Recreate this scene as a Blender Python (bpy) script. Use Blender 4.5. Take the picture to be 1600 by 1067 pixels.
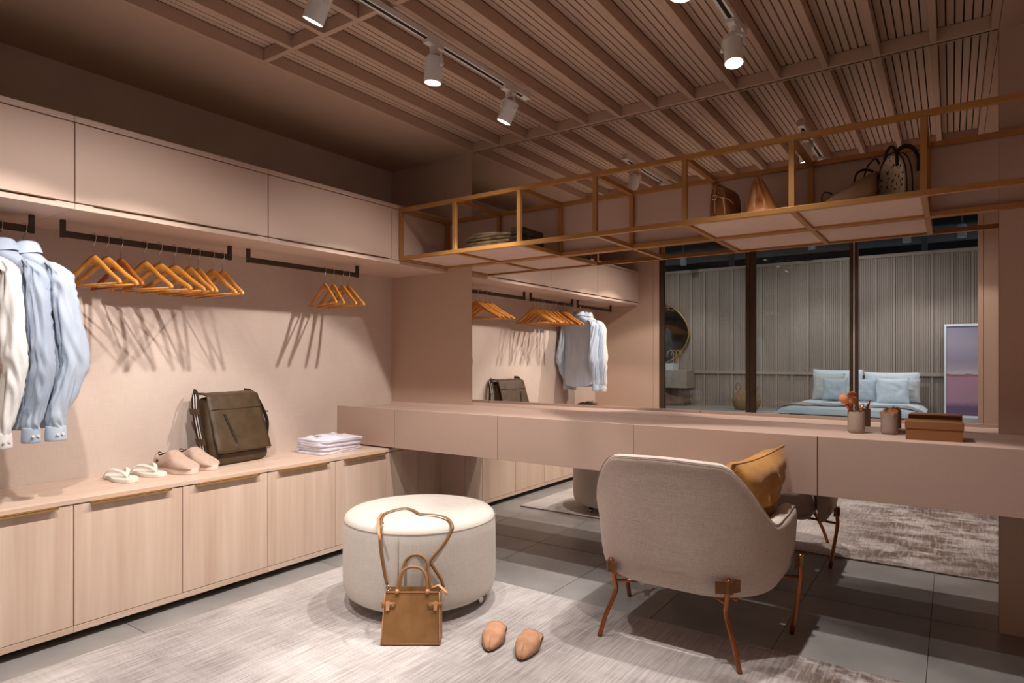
import bpy, math, random
from math import sin, cos, pi, radians as R
from mathutils import Vector, Matrix, noise
for o in list(bpy.data.objects): bpy.data.objects.remove(o)
S = bpy.context.scene
C = S.collection
random.seed(7)

# ---------------------------------------------------------------- camera, world, exposure
# x runs along the mirror wall (left wall x=0), y=0 is the mirror plane, the room lies at y<0
YAW = 0.6073
cam_d = bpy.data.cameras.new('camera'); cam = bpy.data.objects.new('camera', cam_d); C.objects.link(cam)
cam.location = (3.4396, -3.3709, 1.16); cam.rotation_euler = (pi/2, 0, YAW)
cam_d.sensor_width = 36; cam_d.lens = 988.5867/1600*36; cam_d.shift_y = (559.9-533.5)/1600; cam_d.clip_start = .02
S.camera = cam
S.view_settings.view_transform = 'Standard'; S.view_settings.look = 'None'
S.view_settings.gamma = 1; S.view_settings.use_curve_mapping = False
S.view_settings.exposure = -0.12
W = bpy.data.worlds.new('world'); S.world = W; W.use_nodes = True
W.node_tree.nodes['Background'].inputs[0].default_value = (.84, .83, .82, 1)
W.node_tree.nodes['Background'].inputs[1].default_value = .7
SPOT_W = 64            # watts per track head
WARM = (1, .93, .875)

# ---------------------------------------------------------------- materials
def lin(r, g, b):
    f = lambda c: (c/255/12.92) if c <= 10 else ((c/255+.055)/1.055)**2.4
    return (f(r), f(g), f(b), 1)
MATS = {}
def mat(name, col, rough=.6, metal=0, col2=None, scale=(20, 20, 20), detail=4, bump=0, bscale=None, spec=.4, weave=0, sheen=0, ramp=(.35, .65), wmix=.5):
    m = bpy.data.materials.new(name); m.use_nodes = True; MATS[name] = m
    nt = m.node_tree; N = nt.nodes; L = nt.links; b = N['Principled BSDF']
    b.inputs['Roughness'].default_value = rough; b.inputs['Metallic'].default_value = metal
    b.inputs['Specular IOR Level'].default_value = spec
    if sheen: b.inputs['Sheen Weight'].default_value = sheen; b.inputs['Sheen Roughness'].default_value = .5
    c1 = lin(*col); c2 = lin(*col2) if col2 else tuple(min(1, k*1.07) for k in c1[:3])+(1,)
    tc = N.new('ShaderNodeTexCoord'); mp = N.new('ShaderNodeMapping'); mp.inputs['Scale'].default_value = scale
    L.new(tc.outputs['Object'], mp.inputs[0])
    t = N.new('ShaderNodeTexNoise'); t.inputs['Scale'].default_value = 1; t.inputs['Detail'].default_value = detail
    L.new(mp.outputs[0], t.inputs['Vector'])
    rp = N.new('ShaderNodeValToRGB'); e = rp.color_ramp.elements
    e[0].position, e[1].position = ramp; e[0].color, e[1].color = c1, c2
    L.new(t.outputs['Fac'], rp.inputs[0]); colout = rp.outputs[0]; h = t.outputs['Fac']
    if weave:
        ws = []
        for sc in ((weave*.12, weave*.12, weave*5), (weave*5, weave*5, weave*.12)):
            q = N.new('ShaderNodeMapping'); q.inputs['Scale'].default_value = sc; L.new(tc.outputs['Object'], q.inputs[0])
            w = N.new('ShaderNodeTexNoise'); w.inputs['Scale'].default_value = 1; w.inputs['Detail'].default_value = 2; L.new(q.outputs[0], w.inputs['Vector']); ws.append(w)
        a = N.new('ShaderNodeMath'); a.operation = 'ADD'; L.new(ws[0].outputs['Fac'], a.inputs[0]); L.new(ws[1].outputs['Fac'], a.inputs[1])
        mx = N.new('ShaderNodeMixRGB'); mx.blend_type = 'MULTIPLY'; mx.inputs[0].default_value = wmix
        mr = N.new('ShaderNodeMapRange'); mr.inputs['From Min'].default_value = .6; mr.inputs['From Max'].default_value = 1.4; mr.inputs['To Min'].default_value = .55; mr.inputs['To Max'].default_value = 1.35
        L.new(a.outputs[0], mr.inputs[0]); L.new(colout, mx.inputs[1]); L.new(mr.outputs[0], mx.inputs[2]); colout = mx.outputs[0]; h = a.outputs[0]
    L.new(colout, b.inputs['Base Color'])
    if bump:
        bp = N.new('ShaderNodeBump'); bp.inputs['Strength'].default_value = bump; bp.inputs['Distance'].default_value = .002
        if bscale:
            t2 = N.new('ShaderNodeTexNoise'); t2.inputs['Scale'].default_value = bscale; t2.inputs['Detail'].default_value = 3
            L.new(tc.outputs['Object'], t2.inputs['Vector']); h = t2.outputs['Fac']
        L.new(h, bp.inputs['Height']); L.new(bp.outputs[0], b.inputs['Normal'])
    return m
linen = mat('linen_wall', (204, 184, 172), .85, col2=(211, 193, 181), scale=(3, 3, 3), bump=.12, weave=110, wmix=.22)
pink = mat('cabinet_lacquer', (204, 177, 162), .55, scale=(400, 400, 400), bump=.05)
pinkd = mat('counter_lacquer', (199, 172, 158), .5, scale=(400, 400, 400), bump=.05)
paint = mat('wall_paint', (194, 166, 148), .7, scale=(300, 300, 300), bump=.05)
soffit = mat('soffit_paint', (191, 162, 141), .7, scale=(300, 300, 300))
slatm = mat('ceiling_slat_wood', (202, 175, 155), .6, col2=(209, 183, 164), scale=(140, 3, 140))
beamm = mat('ceiling_beam_wood', (193, 164, 143), .6, col2=(201, 173, 152), scale=(140, 3, 140))
groove = mat('groove_dark', (70, 45, 34), .8)
woodv = mat('pale_oak_door', (206, 177, 156), .5, col2=(224, 200, 181), scale=(22, 26, 1.1), detail=8, ramp=(.3, .7), bump=.06)
woodh = mat('pale_oak_top', (206, 177, 156), .45, col2=(222, 198, 180), scale=(40, 1.6, 40), detail=8, ramp=(.3, .7))
gapm = mat('joint_dark', (62, 42, 32), .8)
gold = mat('brass_paint', (178, 128, 72), .42, .25, scale=(300, 300, 300), spec=.5)
brass = mat('brass_handle', (196, 158, 100), .35, .7)
bronze = mat('bronze_rail', (78, 66, 54), .5, .3)
mirm = mat('mirror_silver', (238, 234, 230), 0, 1, col2=(238, 234, 230))
copper = mat('copper_leg', (166, 106, 68), .3, .85)
pullm = mat('pull_bronze', (96, 72, 46), .4, .6)
steel = mat('chrome', (215, 212, 208), .18, 1)
whitem = mat('spot_white', (236, 233, 230), .5)
blackm = mat('matte_black', (16, 14, 13), .6)
tile = mat('grey_tile', (128, 125, 123), .38, col2=(158, 155, 153), scale=(3, 3, 3), detail=9, ramp=(.25, .75), spec=.45)
grout = mat('grout', (92, 86, 82), .9)
concrete = mat('showroom_concrete', (150, 146, 140), .35, col2=(170, 166, 160), scale=(1.2, 1.2, 1.2), detail=8)
cream = mat('ottoman_boucle', (208, 199, 189), .95, col2=(218, 210, 201), scale=(250, 250, 250), weave=130, bump=.3, sheen=.2, wmix=.25)
chairm = mat('chair_linen', (198, 179, 168), .95, col2=(214, 197, 187), scale=(160, 160, 500), weave=100, bump=.5, sheen=.2, wmix=.4)
mustard = mat('mustard_linen', (168, 116, 52), .9, col2=(188, 134, 66), scale=(14, 14, 14), weave=170, bump=.3, sheen=.2)
tan = mat('tan_leather', (138, 98, 58), .42, col2=(154, 111, 69), scale=(12, 12, 12), bump=.15, bscale=220)
patchm = mat('patch_leather', (112, 72, 38), .5, col2=(124, 82, 46), scale=(40, 40, 40))
tanl = mat('light_tan_leather', (196, 140, 98), .45, col2=(206, 152, 110), scale=(30, 30, 30), bump=.1, bscale=260)
suede = mat('slipper_suede', (184, 136, 104), .85, col2=(200, 152, 120), scale=(30, 30, 30), bump=.2, bscale=300)
olive = mat('olive_leather', (68, 51, 32), .5, col2=(82, 63, 41), scale=(16, 16, 16), bump=.2, bscale=90)
oliv2 = mat('dark_webbing', (44, 33, 24), .8)
stripew = mat('white_stripe', (225, 215, 205), .8)
shblue = mat('blue_shirt_cotton', (176, 188, 207), .85, col2=(186, 197, 213), scale=(30, 30, 8), bump=.12, bscale=18, sheen=.2)
shblue2 = mat('grey_blue_shirt_cotton', (160, 173, 193), .85, col2=(171, 183, 201), scale=(30, 30, 8), bump=.12, bscale=18, sheen=.2)
shwhite = mat('white_shirt_cotton', (220, 218, 216), .85, col2=(228, 226, 224), scale=(30, 30, 8), bump=.12, bscale=18, sheen=.2)
lilac = mat('folded_white_cotton', (222, 216, 226), .9, col2=(234, 230, 238), scale=(40, 40, 40), bump=.15, bscale=60)
hangw = mat('hanger_wood', (196, 128, 54), .35, col2=(212, 146, 72), scale=(30, 30, 8), detail=5)
hangr = mat('hanger_cherry', (150, 78, 30), .35, col2=(164, 90, 38), scale=(30, 30, 8), detail=5)
canvas = mat('sneaker_canvas', (192, 164, 146), .9, col2=(200, 173, 156), scale=(60, 60, 60), weave=260, bump=.2)
soleb = mat('blush_sole', (226, 204, 192), .6)
rubber = mat('flipflop_rubber', (228, 222, 210), .6)
brownl = mat('shoe_brown', (74, 50, 34), .5)
claym = mat('clay_cup', (158, 138, 126), .75, scale=(80, 80, 80), bump=.05)
bristle = mat('brush_bristle', (216, 140, 98), .9, col2=(230, 158, 116), scale=(200, 200, 30))
rosegold = mat('rose_gold', (190, 130, 100), .3, .8)
sponge = mat('makeup_sponge', (206, 150, 108), .95, scale=(300, 300, 300), bump=.2)
kraft = mat('kraft_box', (134, 88, 50), .75, scale=(120, 120, 120), bump=.1)
shelfm = mat('shelf_board', (214, 190, 178), .6)
camo = mat('olive_denim', (66, 54, 38), .9, col2=(116, 98, 72), scale=(18, 30, 18), weave=220, bump=.2)
darkd = mat('dark_leather_trousers', (40, 30, 24), .35, col2=(52, 40, 32), scale=(20, 20, 20), bump=.2, bscale=60)
stripe2 = mat('beige_stripe_knit', (150, 128, 104), .9)
croc = mat('croc_leather', (138, 92, 58), .4, col2=(120, 76, 46), scale=(150, 150, 150), bump=.6, bscale=150)
nappa = mat('tan_nappa', (170, 110, 64), .42, col2=(180, 120, 74), scale=(14, 14, 14))
suedeb = mat('brown_suede', (124, 96, 70), .9, col2=(138, 108, 80), scale=(12, 12, 12))
greyb = mat('taupe_leather', (176, 156, 138), .5)
spotty = mat('speckled_hide', (40, 30, 24), .7, col2=(216, 200, 176), scale=(70, 70, 70), detail=2, ramp=(.34, .40))
blackl = mat('black_leather', (22, 16, 14), .4)
slatw = mat('bedroom_slat_wood', (164, 148, 136), .7, col2=(172, 156, 144), scale=(60, 60, 2))
battw = mat('bedroom_batten', (174, 156, 142), .7)
bedw = mat('white_bedding', (214, 222, 228), .9, bump=.2, bscale=14)
pill = mat('grey_blue_pillow', (186, 196, 204), .9, scale=(60, 60, 60), bump=.4, bscale=120)
pillk = mat('knit_pillow', (196, 196, 192), .95, scale=(60, 60, 60), bump=.9, bscale=60)
throwm = mat('striped_throw', (104, 96, 96), .95, col2=(206, 200, 198), scale=(5, 30, 4), detail=3, ramp=(.42, .58))
stone = mat('vanity_stone', (176, 160, 144), .5, col2=(188, 174, 158), scale=(6, 6, 30))
stone2 = mat('vanity_base_stone', (96, 76, 62), .5, col2=(130, 104, 86), scale=(8, 8, 3))
ceram = mat('white_ceramic', (226, 232, 234), .2)
basketm = mat('seagrass', (164, 130, 92), .9, col2=(120, 90, 60), scale=(30, 30, 90), bump=.8, bscale=120)
ductm = mat('duct_grey', (70, 76, 84), .7)
lampg = mat('lamp_grey', (120, 128, 136), .6)
voidm = mat('void_ceiling', (34, 38, 44), .9)
def emis(name, col, s):
    m = bpy.data.materials.new(name); m.use_nodes = True; nt = m.node_tree; b = nt.nodes['Principled BSDF']
    b.inputs['Base Color'].default_value = (.8, .8, .8, 1); b.inputs['Emission Color'].default_value = (*col, 1); b.inputs['Emission Strength'].default_value = s
    return m
lensm = emis('lamp_lens', (1, .92, .84), 14)
lensc = emis('cool_lamp_lens', (.9, .95, 1), 8)
def glassm():
    m = bpy.data.materials.new('pane_glass'); m.use_nodes = True; nt = m.node_tree; N = nt.nodes; N.remove(N['Principled BSDF'])
    t = N.new('ShaderNodeBsdfTransparent'); t.inputs[0].default_value = (.93, .95, .94, 1)
    g = N.new('ShaderNodeBsdfGlossy'); g.inputs['Roughness'].default_value = .02
    fr = N.new('ShaderNodeFresnel'); fr.inputs[0].default_value = 1.5; mx = N.new('ShaderNodeMixShader')
    nt.links.new(fr.outputs[0], mx.inputs[0]); nt.links.new(t.outputs[0], mx.inputs[1]); nt.links.new(g.outputs[0], mx.inputs[2])
    nt.links.new(mx.outputs[0], N['Material Output'].inputs[0]); return m
glass = glassm()
mull = mat('bronze_mullion', (78, 60, 44), .4, .4)
def rugmat():
    m = bpy.data.materials.new('silver_viscose_rug'); m.use_nodes = True; nt = m.node_tree; N = nt.nodes; L = nt.links; b = N['Principled BSDF']
    b.inputs['Roughness'].default_value = .8; b.inputs['Sheen Weight'].default_value = .35; b.inputs['Specular IOR Level'].default_value = .25
    tc = N.new('ShaderNodeTexCoord')
    def nz(sc, det, rough=.55):
        mp = N.new('ShaderNodeMapping'); mp.inputs['Scale'].default_value = sc; L.new(tc.outputs['Object'], mp.inputs[0])
        t = N.new('ShaderNodeTexNoise'); t.inputs['Scale'].default_value = 1; t.inputs['Detail'].default_value = det; t.inputs['Roughness'].default_value = rough
        L.new(mp.outputs[0], t.inputs['Vector']); return t.outputs['Fac']
    def rp(f, p0, p1, c0, c1):
        r = N.new('ShaderNodeValToRGB'); e = r.color_ramp.elements; e[0].position, e[1].position = p0, p1; e[0].color, e[1].color = c0, c1; L.new(f, r.inputs[0]); return r.outputs[0]
    def mx(f, a, c, mode='MIX'):
        x = N.new('ShaderNodeMixRGB'); x.blend_type = mode
        if isinstance(f, float): x.inputs[0].default_value = f
        else: L.new(f, x.inputs[0])
        L.new(a, x.inputs[1])
        if isinstance(c, tuple): x.inputs[2].default_value = c
        else: L.new(c, x.inputs[2])
        return x.outputs[0]
    K, Wt = (0, 0, 0, 1), (1, 1, 1, 1)
    base = rp(nz((125, 5, 1), 6), .38, .60, lin(118, 110, 109), lin(212, 205, 203))
    base = mx(.28, base, rp(nz((3.0, 80, 1), 4), .4, .6, lin(156, 148, 146), lin(200, 194, 191)))
    base = mx(.45, base, rp(nz((1.6, 1.1, 1), 5), .38, .62, lin(138, 130, 129), lin(220, 214, 212)))
    worn = rp(nz((3.6, 6.5, 1), 9, .68), .43, .54, K, Wt)
    worn = mx(.5, worn, rp(nz((60, 6, 1), 3), .38, .52, K, Wt), 'MULTIPLY')
    # the right-hand end of the carpet is the brown, eroded part of its pattern
    sx = N.new('ShaderNodeSeparateXYZ'); L.new(tc.outputs['Object'], sx.inputs[0])
    gr = N.new('ShaderNodeMapRange'); gr.inputs['From Min'].default_value = 1.95; gr.inputs['From Max'].default_value = 2.4; gr.inputs['To Min'].default_value = .12; gr.inputs['To Max'].default_value = .95
    L.new(sx.outputs[0], gr.inputs[0]); worn = mx(1.0, worn, gr.outputs[0], 'MULTIPLY')
    L.new(mx(worn, base, lin(98, 78, 65)), b.inputs['Base Color'])
    bp = N.new('ShaderNodeBump'); bp.inputs['Strength'].default_value = .35; bp.inputs['Distance'].default_value = .004
    L.new(nz((260, 260, 1), 3), bp.inputs['Height']); L.new(bp.outputs[0], b.inputs['Normal']); return m
rugm = rugmat()
def paintmat():
    m = bpy.data.materials.new('abstract_canvas'); m.use_nodes = True; nt = m.node_tree; N = nt.nodes; L = nt.links; b = N['Principled BSDF']; b.inputs['Roughness'].default_value = .7
    tc = N.new('ShaderNodeTexCoord'); sx = N.new('ShaderNodeSeparateXYZ'); L.new(tc.outputs['Object'], sx.inputs[0])
    t = N.new('ShaderNodeTexNoise'); t.inputs['Scale'].default_value = 4; t.inputs['Detail'].default_value = 6; L.new(tc.outputs['Object'], t.inputs['Vector'])
    ml = N.new('ShaderNodeMath'); ml.operation = 'MULTIPLY_ADD'; ml.inputs[1].default_value = .12; L.new(t.outputs['Fac'], ml.inputs[0]); L.new(sx.outputs[2], ml.inputs[2])
    mr = N.new('ShaderNodeMapRange'); mr.inputs['From Max'].default_value = 1.9; L.new(ml.outputs[0], mr.inputs[0])
    r = N.new('ShaderNodeValToRGB'); e = r.color_ramp.elements
    e[0].position = 0; e[0].color = lin(110, 84, 120); e[1].position = 1; e[1].color = lin(150, 140, 160)
    for p, c in ((.14, (118, 90, 124)), (.2, (182, 138, 156)), (.45, (184, 134, 150)), (.478, (140, 84, 100)), (.49, (206, 190, 190)), (.53, (180, 160, 170)), (.62, (158, 142, 162)), (.8, (172, 158, 172))):
        q = e.new(p); q.color = lin(*c)
    L.new(mr.outputs[0], r.inputs[0]); L.new(r.outputs[0], b.inputs['Base Color']); return m
paintm = paintmat()

# ---------------------------------------------------------------- mesh helpers
class M:
    def __init__(s): s.v = []; s.f = []
    def add(s, vs, fs):
        n = len(s.v); s.v += [tuple(p) for p in vs]; s.f += [tuple(i+n for i in q) for q in fs]; return s
    def box(s, x0, x1, y0, y1, z0, z1):
        return s.add([(x0,y0,z0),(x1,y0,z0),(x1,y1,z0),(x0,y1,z0),(x0,y0,z1),(x1,y0,z1),(x1,y1,z1),(x0,y1,z1)],
                     [(3,2,1,0),(4,5,6,7),(0,1,5,4),(1,2,6,5),(2,3,7,6),(3,0,4,7)])
    def loft(s, rings, caps=True, closed=True):
        n = len(rings[0]); vs = [p for r in rings for p in r]; fs = []
        for i in range(len(rings)-1):
            for j in range(n if closed else n-1):
                k = (j+1) % n; fs.append((i*n+j, i*n+k, (i+1)*n+k, (i+1)*n+j))
        if caps: fs.append(tuple(range(n-1, -1, -1))); fs.append(tuple((len(rings)-1)*n+j for j in range(n)))
        return s.add(vs, fs)
    def lathe(s, prof, n=32, c=(0,0,0), caps=True):
        return s.loft([[(c[0]+r*cos(2*pi*j/n), c[1]+r*sin(2*pi*j/n), c[2]+z) for j in range(n)] for r, z in prof], caps)
    def tube(s, pts, r, n=8, caps=True, flat=1.0, up=None):
        pts = [Vector(p) for p in pts]; rs = r if isinstance(r, (list, tuple)) else [r]*len(pts); rings = []; nv = None
        for i, p in enumerate(pts):
            t = (pts[min(i+1, len(pts)-1)]-pts[max(i-1, 0)]).normalized()
            if nv is None:
                a = Vector(up) if up else (Vector((0,0,1)) if abs(t.z) < .9 else Vector((1,0,0)))
            else: a = Vector(up) if up else nv
            nv = (a-t*a.dot(t)).normalized(); b = t.cross(nv)
            rings.append([p+(nv*cos(2*pi*k/n)*flat+b*sin(2*pi*k/n))*rs[i] for k in range(n)])
        return s.loft(rings, caps)
    def strip(s, pts, nrm, w, t):
        # flat strap: nrm = surface normals per point
        pts = [Vector(p) for p in pts]; rings = []
        for i, p in enumerate(pts):
            d = (pts[min(i+1, len(pts)-1)]-pts[max(i-1, 0)]).normalized(); n = Vector(nrm[i]); n = (n-d*n.dot(d)).normalized(); b = d.cross(n)
            rings.append([p+b*w/2+n*t/2, p-b*w/2+n*t/2, p-b*w/2-n*t/2, p+b*w/2-n*t/2])
        return s.loft(rings)
    def cyl(s, p0, p1, r, r1=None, n=16): return s.tube([p0, p1], [r, r if r1 is None else r1], n)
    def prism(s, poly, a0, a1, ax='z'):
        f = {'z': lambda p, a: (p[0], p[1], a), 'y': lambda p, a: (p[0], a, p[1]), 'x': lambda p, a: (a, p[0], p[1])}[ax]
        return s.loft([[f(p, a0) for p in poly], [f(p, a1) for p in poly]])
    def grid(s, fn, nu, nv):
        return s.add([fn(i/nu, j/nv) for i in range(nu+1) for j in range(nv+1)],
                     [(i*(nv+1)+j, (i+1)*(nv+1)+j, (i+1)*(nv+1)+j+1, i*(nv+1)+j+1) for i in range(nu) for j in range(nv)])
    def xf(s, mtx): s.v = [tuple(mtx @ Vector(p)) for p in s.v]; return s
    def build(s, name, m, parent=None, smooth=False, bevel=0, sub=0, world=False, seg=2):
        vs = s.v
        if world and parent: l = parent.location; vs = [(a-l[0], b-l[1], c-l[2]) for a, b, c in vs]
        me = bpy.data.meshes.new(name); me.from_pydata(vs, [], s.f); me.update()
        import bmesh
        bm = bmesh.new(); bm.from_mesh(me); bmesh.ops.recalc_face_normals(bm, faces=bm.faces); bm.to_mesh(me); bm.free()
        me.materials.append(m)
        if smooth: me.polygons.foreach_set('use_smooth', [True]*len(me.polygons))
        o = bpy.data.objects.new(name, me); C.objects.link(o); o.parent = parent
        if bevel:
            q = o.modifiers.new('bevel', 'BEVEL'); q.width = bevel; q.segments = seg; q.limit_method = 'ANGLE'; q.angle_limit = R(40)
            if smooth or seg > 2: me.polygons.foreach_set('use_smooth', [True]*len(me.polygons)); wn = o.modifiers.new('wn', 'WEIGHTED_NORMAL')
        if sub: q = o.modifiers.new('sub', 'SUBSURF'); q.levels = q.render_levels = sub
        return o
def box(*a): return M().box(*a)
def tag(o, label=None, cat=None, group=None, kind=None):
    if label: o['label'] = label
    if cat: o['category'] = cat
    if group: o['group'] = group
    if kind: o['kind'] = kind
    return o
def thing(name, label, cat, loc=(0,0,0), rz=0, group=None):
    o = bpy.data.objects.new(name, None); C.objects.link(o); o.location = loc; o.rotation_euler = (0, 0, rz); o.empty_display_size = .05
    return tag(o, label, cat, group)
def struct(name, loc=(0,0,0)):
    o = bpy.data.objects.new(name, None); C.objects.link(o); o.location = loc; o['kind'] = 'structure'; return o
def dup(root, loc, rz=None, label=None):
    def cp(o, par):
        c = o.copy(); C.objects.link(c); c.parent = par
        for ch in [x for x in bpy.data.objects if x.parent == o]: cp(ch, c)
        return c
    r = cp(root, None); r.location = loc
    if rz is not None: r.rotation_euler = (0, 0, rz)
    if label: r['label'] = label
    return r
def inst(o, loc, parent):
    c = o.copy(); C.objects.link(c); c.parent = parent; c.location = loc; return c
def nz(x, y, z=0.0): return noise.noise(Vector((x, y, z)))
def catmull(pts, k=6):
    P = [Vector(p) for p in pts]; P = [P[0]*2-P[1]]+P+[P[-1]*2-P[-2]]; out = []
    for i in range(1, len(P)-2):
        for j in range(k):
            t = j/k; a, b, c, d = P[i-1], P[i], P[i+1], P[i+2]
            out.append(.5*((2*b)+(c-a)*t+(2*a-5*b+4*c-d)*t*t+(3*b-a-3*c+d)*t**3))
    return out+[P[-2]]

ZC, ZS, YB, XR = 2.552, 2.611, -3.29, 4.37     # soffit height, slat height, rear plane, right wall

# ---------------------------------------------------------------- the setting
fl = struct('floor')
box(-.0, XR, YB, .05, -.05, -.004).build('grout_bed', grout, fl)
xs = [0, .277, .7915, 1.306, 1.8205, 2.335, 2.8495, 3.364, 3.8785, XR]; ys = [0, -1.03, -2.06, -3.09, YB]
cache = {}
for i in range(len(xs)-1):
    for j in range(len(ys)-1):
        w, d = xs[i+1]-xs[i], ys[j]-ys[j+1]; k = (round(w, 3), round(d, 3))
        if k not in cache:
            cache[k] = o = box(0, w-.003, -d+.003, 0, -.012, 0).build('tile', tile, fl); o.location = (xs[i]+.0015, ys[j]-.0015, 0)
        else: inst(cache[k], (xs[i]+.0015, ys[j]-.0015, 0), fl)
sf = box(-6, 9, -13.5, YB, -.05, 0).build('floor_showroom', concrete); tag(sf, kind='structure')

wl = box(-.1, 0, YB, .1, 0, 2.7).build('wall_left', linen); tag(wl, kind='structure')
wm = struct('wall_mirror')
box(0, XR+.1, .005, .1, -.05, 2.7).build('backing', gapm, wm)
g = .0012
box(0, .766-g, 0, .006, .6, 2.552).build('panel', paint, wm)
box(0, .707-g, 0, .006, 0, .6).build('panel', paint, wm)
box(3.603+g, XR, 0, .006, 0, 2.7).build('panel', paint, wm)
box(.766, 3.603, 0, .006, 1.787, 2.104).build('panel', pinkd, wm)
box(.766, 3.603, 0, .006, .61, .842).build('panel', pinkd, wm)
def mirror(label, x0, x1, z0, z1):
    o = box(0, x1-x0, 0, .004, 0, z1-z0).build('wall_mirror_pane', mirm); o.location = (x0, 0, z0); tag(o, label, 'mirror')
mirror('wide frameless mirror between the brass rack and the dressing counter', .766+g, 3.603-g, .842, 1.787)
mirror('long mirror strip above the brass rack, up to the slatted ceiling', .766+g, 3.603-g, 2.104, ZC-.002)
mirror('low mirror on the wall beneath the dressing counter', .707+g, 3.603-g, .0005, .61)
wr = box(XR, XR+.1, YB, .1, 0, 2.7).build('wall_right', paint); tag(wr, kind='structure')
wb = struct('wall_rear')
box(-.1, .716, YB-.09, YB, 0, 2.7).build('panel', paint, wb)
box(.719, .788, YB-.09, YB, 0, 2.7).build('panel', paint, wb)
box(3.66, XR+.1, YB-.09, YB, 0, 2.7).build('panel', paint, wb)
box(3.625, 3.658, YB-.09, YB+.004, 0, 2.7).build('door_jamb', paint, wb)
ce = struct('ceiling')
box(-.1, XR+.1, YB-.1, .1, ZS+.016, 2.75).build('slab', groove, ce)
box(-.1, .768, YB-.1, .01, ZC, ZS+.02).build('soffit', soffit, ce)
box(3.605, XR+.1, YB-.1, .01, ZC, ZS+.02).build('soffit', soffit, ce)
bx = [.797+.21585*k for k in range(14)]
segs = [(-.022, -1.578), (-1.603, -3.19)]
for y0, y1 in ((0, -.022), (-1.578, -1.603), (-3.19, YB)):
    box(.768, 3.605, y1, y0, ZC+.001, ZS).build('cross_beam', beamm, ce, bevel=.001)
bm0 = {}; sl0 = {}
for si, (y0, y1) in enumerate(segs):
    for k, x in enumerate(bx):
        wd = .029 if k == 0 else .0265
        key = (si, k == 0)
        if key not in bm0:
            bm0[key] = o = box(-wd, 0, y1-y0+.0005, -.0005, 0, ZS-ZC).build('beam', beamm, ce, bevel=.001); o.location = (x, y0, ZC)
        else: inst(bm0[key], (x, y0, ZC), ce)
        if k == 13: continue
        gapw = bx[k+1]-.0265-x; p = gapw/6
        for q in range(6):
            xx = x+p*(q+.5)
            if si not in sl0:
                sl0[si] = o = box(-p/2+.0028, p/2-.0028, y1-y0+.001, -.001, 0, .018).build('slat', slatm, ce, bevel=.001); o.location = (xx, y0, ZS)
            else: inst(sl0[si], (xx, y0, ZS), ce)

# glazed partition behind the camera (seen in the mirror)
w1 = struct('window_1', (.79, YB, 0))
for x0, x1 in ((.79, .84), (1.712, 1.754), (1.760, 1.804), (2.654, 2.684), (2.697, 2.725)):
    box(x0, x1, YB-.06, YB, 0, ZC).build('mullion', mull, w1, world=True, bevel=.002)
box(.84, 2.654, YB-.06, YB, ZC-.05, ZC).build('head_rail', bronze, w1, world=True)
box(.84, 2.654, YB-.06, YB, 0, .04).build('sill_rail', bronze, w1, world=True)
for x0, x1 in ((.84, 1.712), (1.804, 2.654)):
    box(x0, x1, YB-.035, YB-.027, .04, ZC-.05).build('pane', glass, w1, world=True)
tr = box(2.686, 2.695, YB-.05, YB-.008, .0, ZC).build('trim_lit_edge_1', whitem); tag(tr, kind='structure')  # white strip painting in the bright lit glass edge between the stiles

# bedroom showroom beyond
YW = -12.2
ws = struct('wall_showroom', (0, YW, 0))
box(-5, 7, YW-.12, YW-.04, 0, 3.37).build('backing', slatw, ws, world=True)
PIT = .3347; bxs = [-3.5831+PIT*k for k in range(26)]
def corr(z0, z1, n=7, w=PIT-.05):
    m = M(); p = w/n; pr = []
    for i in range(n): pr += [(i*p, -.014), (i*p+p*.2, -.002), (i*p+p*.8, -.002), (i*p+p, -.014)]
    vs = [(x, y, z) for x, y in pr for z in (z0, z1)]
    m.add(vs, [(2*i, 2*i+1, 2*i+3, 2*i+2) for i in range(len(pr)-1)]); return m
cu = cl = bt = bt2 = None
for x in bxs:
    if cu is None:
        cu = corr(.86, 3.3).build('slat_panel', slatw, ws); cl = corr(0, .79).build('slat_panel', slatw, ws); cu.location = cl.location = (x+.025, 0, 0)
        bt = box(-.022, .022, -.04, .022, .86, 3.3).build('batten', battw, ws); bt2 = box(-.022, .022, -.04, .022, 0, .79).build('batten', battw, ws); bt.location = bt2.location = (x, 0, 0)
    else:
        for o in (cu, cl): inst(o, (x+.025, 0, 0), ws)
        for o in (bt, bt2): inst(o, (x, 0, 0), ws)
box(-5, 7, YW-.04, YW+.045, .79, .86).build('dado_rail', battw, ws, world=True, bevel=.003)
box(-5, 7, YW-.04, YW+.045, 3.3, 3.37).build('top_rail', battw, ws, world=True, bevel=.003)
nb = box(-9, -.12, YB+.1, YB+.2, 0, 5.2).build('wall_dark_reflection', voidm); tag(nb, kind='structure')  # unseen dark wall, added so the pebble mirror reflects dark
vc = box(-9, 11, -16, YB-.3, 6.2, 6.3).build('ceiling_void', voidm); tag(vc, kind='structure')
vw = box(-9, 11, -16.1, -16, 0, 6.2).build('wall_void', voidm); tag(vw, kind='structure')
for i, (z, y, r) in enumerate(((4.55, -13.6, .16), (3.95, -12.9, .05), (4.1, -14.5, .22))):
    o = M().cyl((-8, 0, 0), (10, 0, 0), r, n=14).build('ceiling_duct', ductm, smooth=True); o.location = (0, y, z)
    tag(o, ('grey round duct high above the bedroom slat wall', 'thin dark pipe just above the bedroom slat wall', 'fat grey duct behind the bedroom slat wall')[i], 'duct')
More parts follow.
